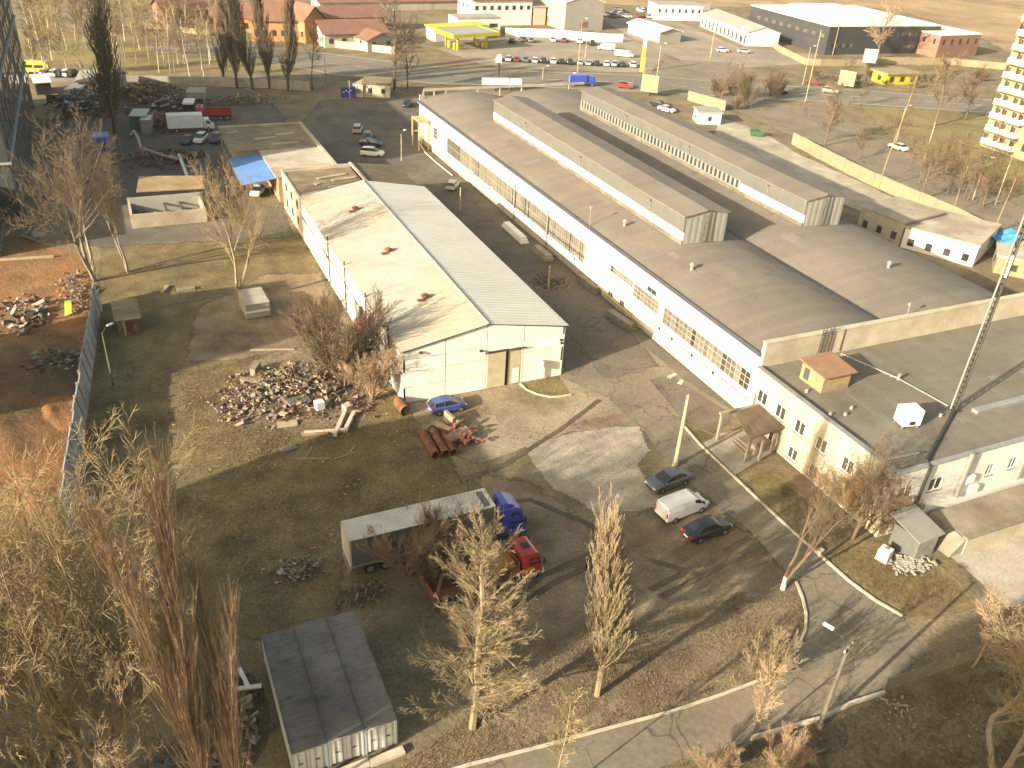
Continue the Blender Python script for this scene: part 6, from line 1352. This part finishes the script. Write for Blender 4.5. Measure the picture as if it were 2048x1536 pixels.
p=at(137,620); q=MB(); vs=[(p.x+a,p.y+b,c) for a,b,c in ((-.4,-2,.2),(.4,-1.8,.3),(.5,0,.9),(-.3,.2,.8),(.3,2,.4),(-.4,2.1,.3))]; q.add(vs,[(0,1,2,3),(3,2,4,5)]); q.add([(x,y,z-.05) for x,y,z in vs],[(3,2,1,0),(5,4,2,3)]); o=q.build('green_sheet',mat('lime green plastic',(.30,.45,.05),.6,.2,1)); tag(o,'lime green plastic sheet hanging on the rubble by the fence','plastic sheet')
# ================================================================ rubble in the lit patch
mound('soil_mound',*at(578,788)[:2],6.5,5.2,.8,M['dirt'],61); mound('soil_mound',*at(468,1430)[:2],2.4,4.4,.45,M['dirt'],62); mound('soil_mound',*at(168,224)[:2],6,6,2.4,M['dirt'],63)
heap('rubble_heap','brown heap of broken timber and brick on the sunlit yard',578,785,8.5,7,1.1,1700,[M['brownwood'],M['purple'],M['greytan'],M['palewood'],M['dirt']],21,.06,.5,'rubble')
heap('rubble_heap','pale brick rubble at the edge of the brown heap',497,812,4,5,.35,420,[M['concrete'],M['palewood'],M['purple']],22,.06,.4,'rubble')
heap('rubble_heap','low dark clods between rubble heap and warehouse bush',700,815,4,4,.5,160,[M['dirt'],M['purple']],23,.1,.4,'rubble')
def slab(px,py,l,wd,h,rz,label,m,name='concrete_slab',cat='concrete slab',z=0,tilt=(0,0),group=None):
    p=at(px,py); q=MB(); q.obox((0,0,0),l,wd,h); o=q.build(name,m,bevel=.02); o.location=(p.x,p.y,z+h/2); o.rotation_euler=(tilt[0],tilt[1],rz); tag(o,label,cat,group); return o
slab(680,850,4.2,.4,.4,rad(62),'pale concrete beam slanting up from the rubble heap edge',M['kerb'],'concrete_beam','beam'); slab(700,845,3.6,.4,.4,rad(60),'concrete beam lying close beside another at the rubble edge',M['kerb'],'concrete_beam','beam')
slab(650,866,4.0,.35,.35,rad(-12),'pale concrete beam lying along the shadow edge below the rubble',M['kerb'],'concrete_beam','beam'); slab(630,868,2.6,.5,.3,rad(-14),'brown timber baulk at the end of the pale beam',M['brownwood'],'timber_baulk','timber')
slab(510,768,3.0,.6,.3,rad(-14),'yellowish pale slab on the rubble heap',M['palewood'],z=.3,tilt=(.1,.15)); slab(640,825,.9,.8,.9,rad(10),'small bright white box on the rubble heap',M['ac_white'],'white_box','box',z=.5); slab(660,780,2.6,1.4,.3,rad(30),'tan slab tilted at the right of the rubble heap',M['palewood'],z=.3,tilt=(.3,.2)); slab(512,745,1.8,.6,.9,rad(60),'pale block standing behind the rubble heap',M['concrete'])
slab(545,700,5,.25,.15,rad(-16),'thin pale plank lying between shade and bush',M['palewood'],'plank','plank'); slab(597,812,2.5,1.2,.2,rad(20),'grey board sheet lying on the rubble',M['greytan'],'board','board',z=.6,tilt=(.2,.1)); slab(575,850,2.0,.9,.2,rad(-5),'pale crumpled sheet at the front of the rubble heap',M['palewood'],'crumpled_sheet','sheet',tilt=(.2,0)); slab(695,820,.9,.8,.7,.4,'pale lump of concrete beside the slanting beams',M['kerb'],'concrete_block','block')
for i,(x,y,l,a) in enumerate(((625,918,3.2,-.3),(618,905,1.8,1.0),(690,912,2.2,.2),(705,898,1.4,.9))):
    slab(x,y,l,.12,.1,a,'thin stick lying on the shaded grass below the rubble',M['palewood'],'stick','stick',group='sticks on the shaded grass')
slab(175,1004,1.3,.45,.2,rad(40),'white plastic piece lying on the dark grass by the fence',M['ac_white'],'plastic_piece','litter'); slab(578,898,1.6,.8,.15,.2,'grey sheet lying in the shade below the rubble',M['greytan'],'board','board')
slab(330,580,2.0,.5,.3,1.1,'pale plank pile by the lit grass under the golden tree',M['palewood'],'plank','plank'); slab(372,580,2.2,.8,.3,0,'grey board pile near the golden tree',M['concrete'],'board','board'); slab(395,600,9,.15,.1,.1,'long thin grey rail lying on the soil near the metal cabin',M['greytan'],'rail','rail')
# scattered small litter on grass
q=MB(); rng=random.Random(31)
for k in range(260):
    p=at(rng.uniform(190,900),rng.uniform(620,1180)); q.mi=rng.randrange(2); q.obox((p.x,p.y,.04),rng.uniform(.08,.35),rng.uniform(.05,.2),.06,rng.uniform(0,3),rng.uniform(-.4,.4))
for k in range(36):
    p=at(rng.uniform(1780,2000),rng.uniform(1380,1530)); q.mi=rng.randrange(2); q.obox((p.x,p.y,.04),rng.uniform(.05,.25),rng.uniform(.05,.15),.06,rng.uniform(0,3))
tag(q.build('litter',[M['palewood'],M['concrete']]),'small pale scraps strewn over the dark yard grass','litter',kind='stuff')
# mesh heap, board dump beside containers
heap('net_heap','grey heap of old netting on the shaded grass behind the trailer',598,1145,2.6,2.0,.6,420,[M['greytan'],M['wall_foot'],M['dirt']],41,.05,.3,'heap')
heap('leaf_heap','dark heap of leaves and twigs between trailer and containers',725,1190,3.0,1.8,.4,380,[M['dirt'],M['greytan'],M['brownwood']],42,.05,.25,'heap')
heap('board_dump','dump of broken boards and black sacks left of the containers',468,1430,2.2,4.6,.7,520,[M['brownwood'],M['black'],M['greytan'],M['palewood'],M['steel']],43,.08,.5,'rubbish')
heap('board_dump','scattered broken boards under the tall reddish poplar',380,1510,4,3.5,.4,260,[M['greytan'],M['dirt'],M['palewood']],44,.1,.5,'rubbish')
slab(490,1372,1.8,.28,.18,rad(100),'white angled gutter piece standing on the board dump',M['ac_white'],'gutter_piece','gutter',z=.8); slab(500,1392,1.7,.28,.18,rad(-12),'white gutter piece lying flat on the board dump',M['ac_white'],'gutter_piece','gutter',z=.8); slab(472,1350,1.4,.6,.06,.3,'pink brown board on top of the dump',M['purple'],'board','board',z=.7,tilt=(.2,.1)); slab(465,1315,.5,.4,.3,.1,'small white carton on the dark ground by the reddish poplar',M['ac_white'],'carton','box')
heap('brick_bits','little pile of dark and white stones at the foot of the tan tree',970,1435,.9,.7,.35,60,[M['black'],M['concrete'],M['purple']],45,.08,.25,'stones')
# ================================================================ pipes and rusty machine frame by the warehouse
for i,(a,b,r) in enumerate((((846,872),(872,918),.45),((864,868),(892,915),.45),((888,878),(908,912),.40))):
    A,B=at(*a),at(*b); t=thing('rusty_pipe',['rusty brown steel pipe lying next to the grass edge of the apron','rusty brown steel pipe lying between two other pipes','shorter rusty pipe lying against the scrap machine frame'][i],'pipe',A[:],0,'rusty pipes on the apron'); D=B-A
    q=MB(); n=16; u=D.normalized(); s=Vector((-u.y,u.x,0))
    vs=[]
    for P_ in (Vector((0,0,0)),D):
        for rr in (r,r*.86):
            for k in range(n):
                c=P_+s*math.cos(2*math.pi*k/n)*rr+Vector((0,0,r+math.sin(2*math.pi*k/n)*rr)); vs.append(c[:])
    fs=[]
    for k in range(n):
        k2=(k+1)%n; fs+=[(k,k2,2*n+k2,2*n+k),(n+k2,n+k,3*n+k,3*n+k2),(k2,k,n+k,n+k2),(2*n+k,2*n+k2,3*n+k2,3*n+k)]
    q.add(vs,fs); q.build('shell',M['rust'],t)
A,B=at(797,812),at(812,832); t=thing('rusty_tank','short wide rusty tank pipe lying at the warehouse corner','tank',A[:]); D=B-A
q=MB(); q.tube([(0,0,.6),(D.x*.96,D.y*.96,.6)],.6,14); q.build('shell',M['rust'],t); q=MB(); q.tube([(D.x*.961,D.y*.961,.6),(D.x,D.y,.6)],[.6,.6],14,False); q.build('rim',M['rust'],t); q=MB(); q.tube([(D.x*.962,D.y*.962,.6),(D.x*.965,D.y*.965,.6)],.55,14); q.build('mouth',M['darkgap'],t)
fr=thing('scrap_machine','rusty machine frame with tan beams standing beside the blue hatchback','machine frame',at(905,872)[:],rad(8))
for (x,y,z,l,wd,h,rz,m) in ((1.2,1.2,.7,.35,3.4,.3,.15,'palewood'),(1.0,-.6,.6,.35,3.0,.3,.2,'palewood'),(-.6,1.0,.7,.4,2.0,.5,.5,'palewood'),(.3,0,.35,2.4,2.6,.5,.1,'rust'),(-.2,-.9,.5,2.2,1.2,.6,.3,'purple'),(.7,2.0,.7,.3,1.6,1.2,.1,'palewood'),(.6,-1.8,.4,1.2,.9,.5,.5,'rust'),(-1.6,1.4,.4,.7,.7,.5,.4,'darkgap'),(.9,.3,1.1,1.6,.25,.25,.4,'rust')):
    q=MB(); q.obox((x,y,z),l,wd,h,rz,.08); q.build('beam' if m=='palewood' else 'block',M[m],fr)
q=MB(); rng=random.Random(3); [q.obox((rng.gauss(.2,.8),rng.gauss(-.6,1.0),rng.uniform(.1,.9)),rng.uniform(.2,.8),rng.uniform(.1,.3),rng.uniform(.1,.3),rng.uniform(0,3),rng.uniform(-.5,.5)) for _ in range(110)]; o=q.build('bits',[M['rust']],fr); o['kind']='stuff'
# pallets and beams along the hall wall
for i,(a,b,l,m) in enumerate((((1010,452),(1050,488),'wrapped white stack of panels lying beside the hall wall','band_white'),((1070,500),(1100,525),'grey stack of slabs beside the hall wall','concrete'),((1160,560),(1200,590),'rusty scrap strip lying under the hall wall','greytan'),((1215,628),(1265,662),'pile of grey beams on the dark patch by the hall','greytan'))):
    A,B=at(*a),at(*b); D=B-A; t=thing('panel_stack',l,'stack',((A+B)/2)[:],math.atan2(D.y,D.x))
    for k in range(3): q=MB(); q.obox((random.uniform(-.2,.2),random.uniform(-.1,.1),.18+.3*k),D.length*(1-.06*k),1.3-.15*k,.28); q.build('panel',M[m],t)
heap('iron_scrap','low dark scrap pieces around the pole between warehouse and hall',1100,565,3,4,.3,130,[M['rust'],M['steel'],M['greytan']],51,.1,.5,'scrap')
# goalpost like frame, stones near drive
heap('gravel_bits','little pale stones scattered by the drive under the lamp pole',1790,1420,2.5,2,.1,90,[M['concrete'],M['palewood']],52,.05,.2,'stones')
slab(1640,1105,.7,.4,.3,.3,'tan stone lying on the kerb by the leaning tree',M['kerb'],'stone','stone'); slab(1345,752,1.4,.5,.12,.3,'flat pale slab piece on the dark patch near the hall wall',M['kerb'],'slab_piece','slab'); slab(1362,765,1.0,.5,.12,.6,'second flat pale slab piece near the hall wall',M['kerb'],'slab_piece','slab')
# ================================================================ dry grass tufts (uncountable)
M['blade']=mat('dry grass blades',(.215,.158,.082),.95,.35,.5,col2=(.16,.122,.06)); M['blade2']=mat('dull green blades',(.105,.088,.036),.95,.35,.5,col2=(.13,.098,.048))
def inside(p,poly):
    c=False; n=len(poly)
    for i in range(n):
        a,b=poly[i],poly[i-1]
        if (a[1]>p[1])!=(b[1]>p[1]) and p[0]<(b[0]-a[0])*(p[1]-a[1])/(b[1]-a[1])+a[0]: c=not c
    return c
def tufts(name,poly,n,h0,h1,m,label,seed):
    rng=random.Random(seed); xs=[p[0] for p in poly]; ys=[p[1] for p in poly]; v=[];f=[]
    cl=[(rng.uniform(min(xs),max(xs)),rng.uniform(min(ys),max(ys))) for _ in range(60)]
    k=0; tr=0
    while k<n and tr<n*8:
        tr+=1
        if rng.random()<.55: c=rng.choice(cl); p=(rng.gauss(c[0],1.2),rng.gauss(c[1],1.2))
        else: p=(rng.uniform(min(xs),max(xs)),rng.uniform(min(ys),max(ys)))
        if not inside(p,poly): continue
        k+=1
        for _ in range(3):
            a=rng.uniform(0,6.283); h=rng.uniform(h0,h1); wd=rng.uniform(.015,.035); ln=rng.uniform(.2,.9)*h; b=len(v)
            x=p[0]+rng.uniform(-.12,.12); y=p[1]+rng.uniform(-.12,.12); ca,sa=math.cos(a),math.sin(a)
            v+=[(x-sa*wd,y+ca*wd,0),(x+sa*wd,y-ca*wd,0),(x+ca*ln,y+sa*ln,h)]; f.append((b,b+1,b+2))
    me=bpy.data.meshes.new(name); me.from_pydata(v,[],f); me.materials.append(M[m]); o=bpy.data.objects.new(name,me); COL.objects.link(o); tag(o,label,'grass',kind='stuff')
tufts('dry_grass',[tuple(p) for p in G((960,1420),(1000,1300),(1180,1250),(1500,1180),(1590,1190),(1605,1260),(1540,1345),(1330,1420),(840,1560),(800,1530))],9000,.05,.18,'blade','tan dry grass on the verge round the bare poplar',1)
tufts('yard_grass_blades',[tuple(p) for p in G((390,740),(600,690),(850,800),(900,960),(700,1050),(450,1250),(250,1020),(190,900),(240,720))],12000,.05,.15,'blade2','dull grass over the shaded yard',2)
tufts('lit_grass_blades',[tuple(p) for p in G((360,770),(560,730),(470,860),(700,850),(820,830),(520,930),(385,945))],5000,.05,.15,'blade','sunlit tan grass round the rubble heap',3)
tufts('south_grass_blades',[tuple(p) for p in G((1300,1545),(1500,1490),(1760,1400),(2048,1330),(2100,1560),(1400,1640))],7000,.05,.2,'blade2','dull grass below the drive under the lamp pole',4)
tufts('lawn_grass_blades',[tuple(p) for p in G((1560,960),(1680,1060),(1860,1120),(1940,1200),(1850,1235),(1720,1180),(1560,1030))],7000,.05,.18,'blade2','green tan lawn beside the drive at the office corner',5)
tufts('slope_weeds',[(-30,52),(-10.8,57),(-9,75),(-20,95),(-30,90)],9000,.2,.7,'blade','rusty tall weeds on the clay slope',6)

# ================================================================ light haze in the air round the whole place
hz = MB(); hz.box(-765,765,-515,1015,-1.0,56.0); ho = hz.build('haze', []); ho['kind'] = 'stuff'
hm = bpy.data.materials.new('haze air'); hm.use_nodes = True; T = hm.node_tree; T.nodes.clear()
out = T.nodes.new('ShaderNodeOutputMaterial'); pv = T.nodes.new('ShaderNodeVolumePrincipled')
pv.inputs['Color'].default_value = (.95,.93,.90,1); pv.inputs['Density'].default_value = .00008; pv.inputs['Anisotropy'].default_value = .2
T.links.new(pv.outputs[0], out.inputs['Volume']); ho.data.materials.append(hm)
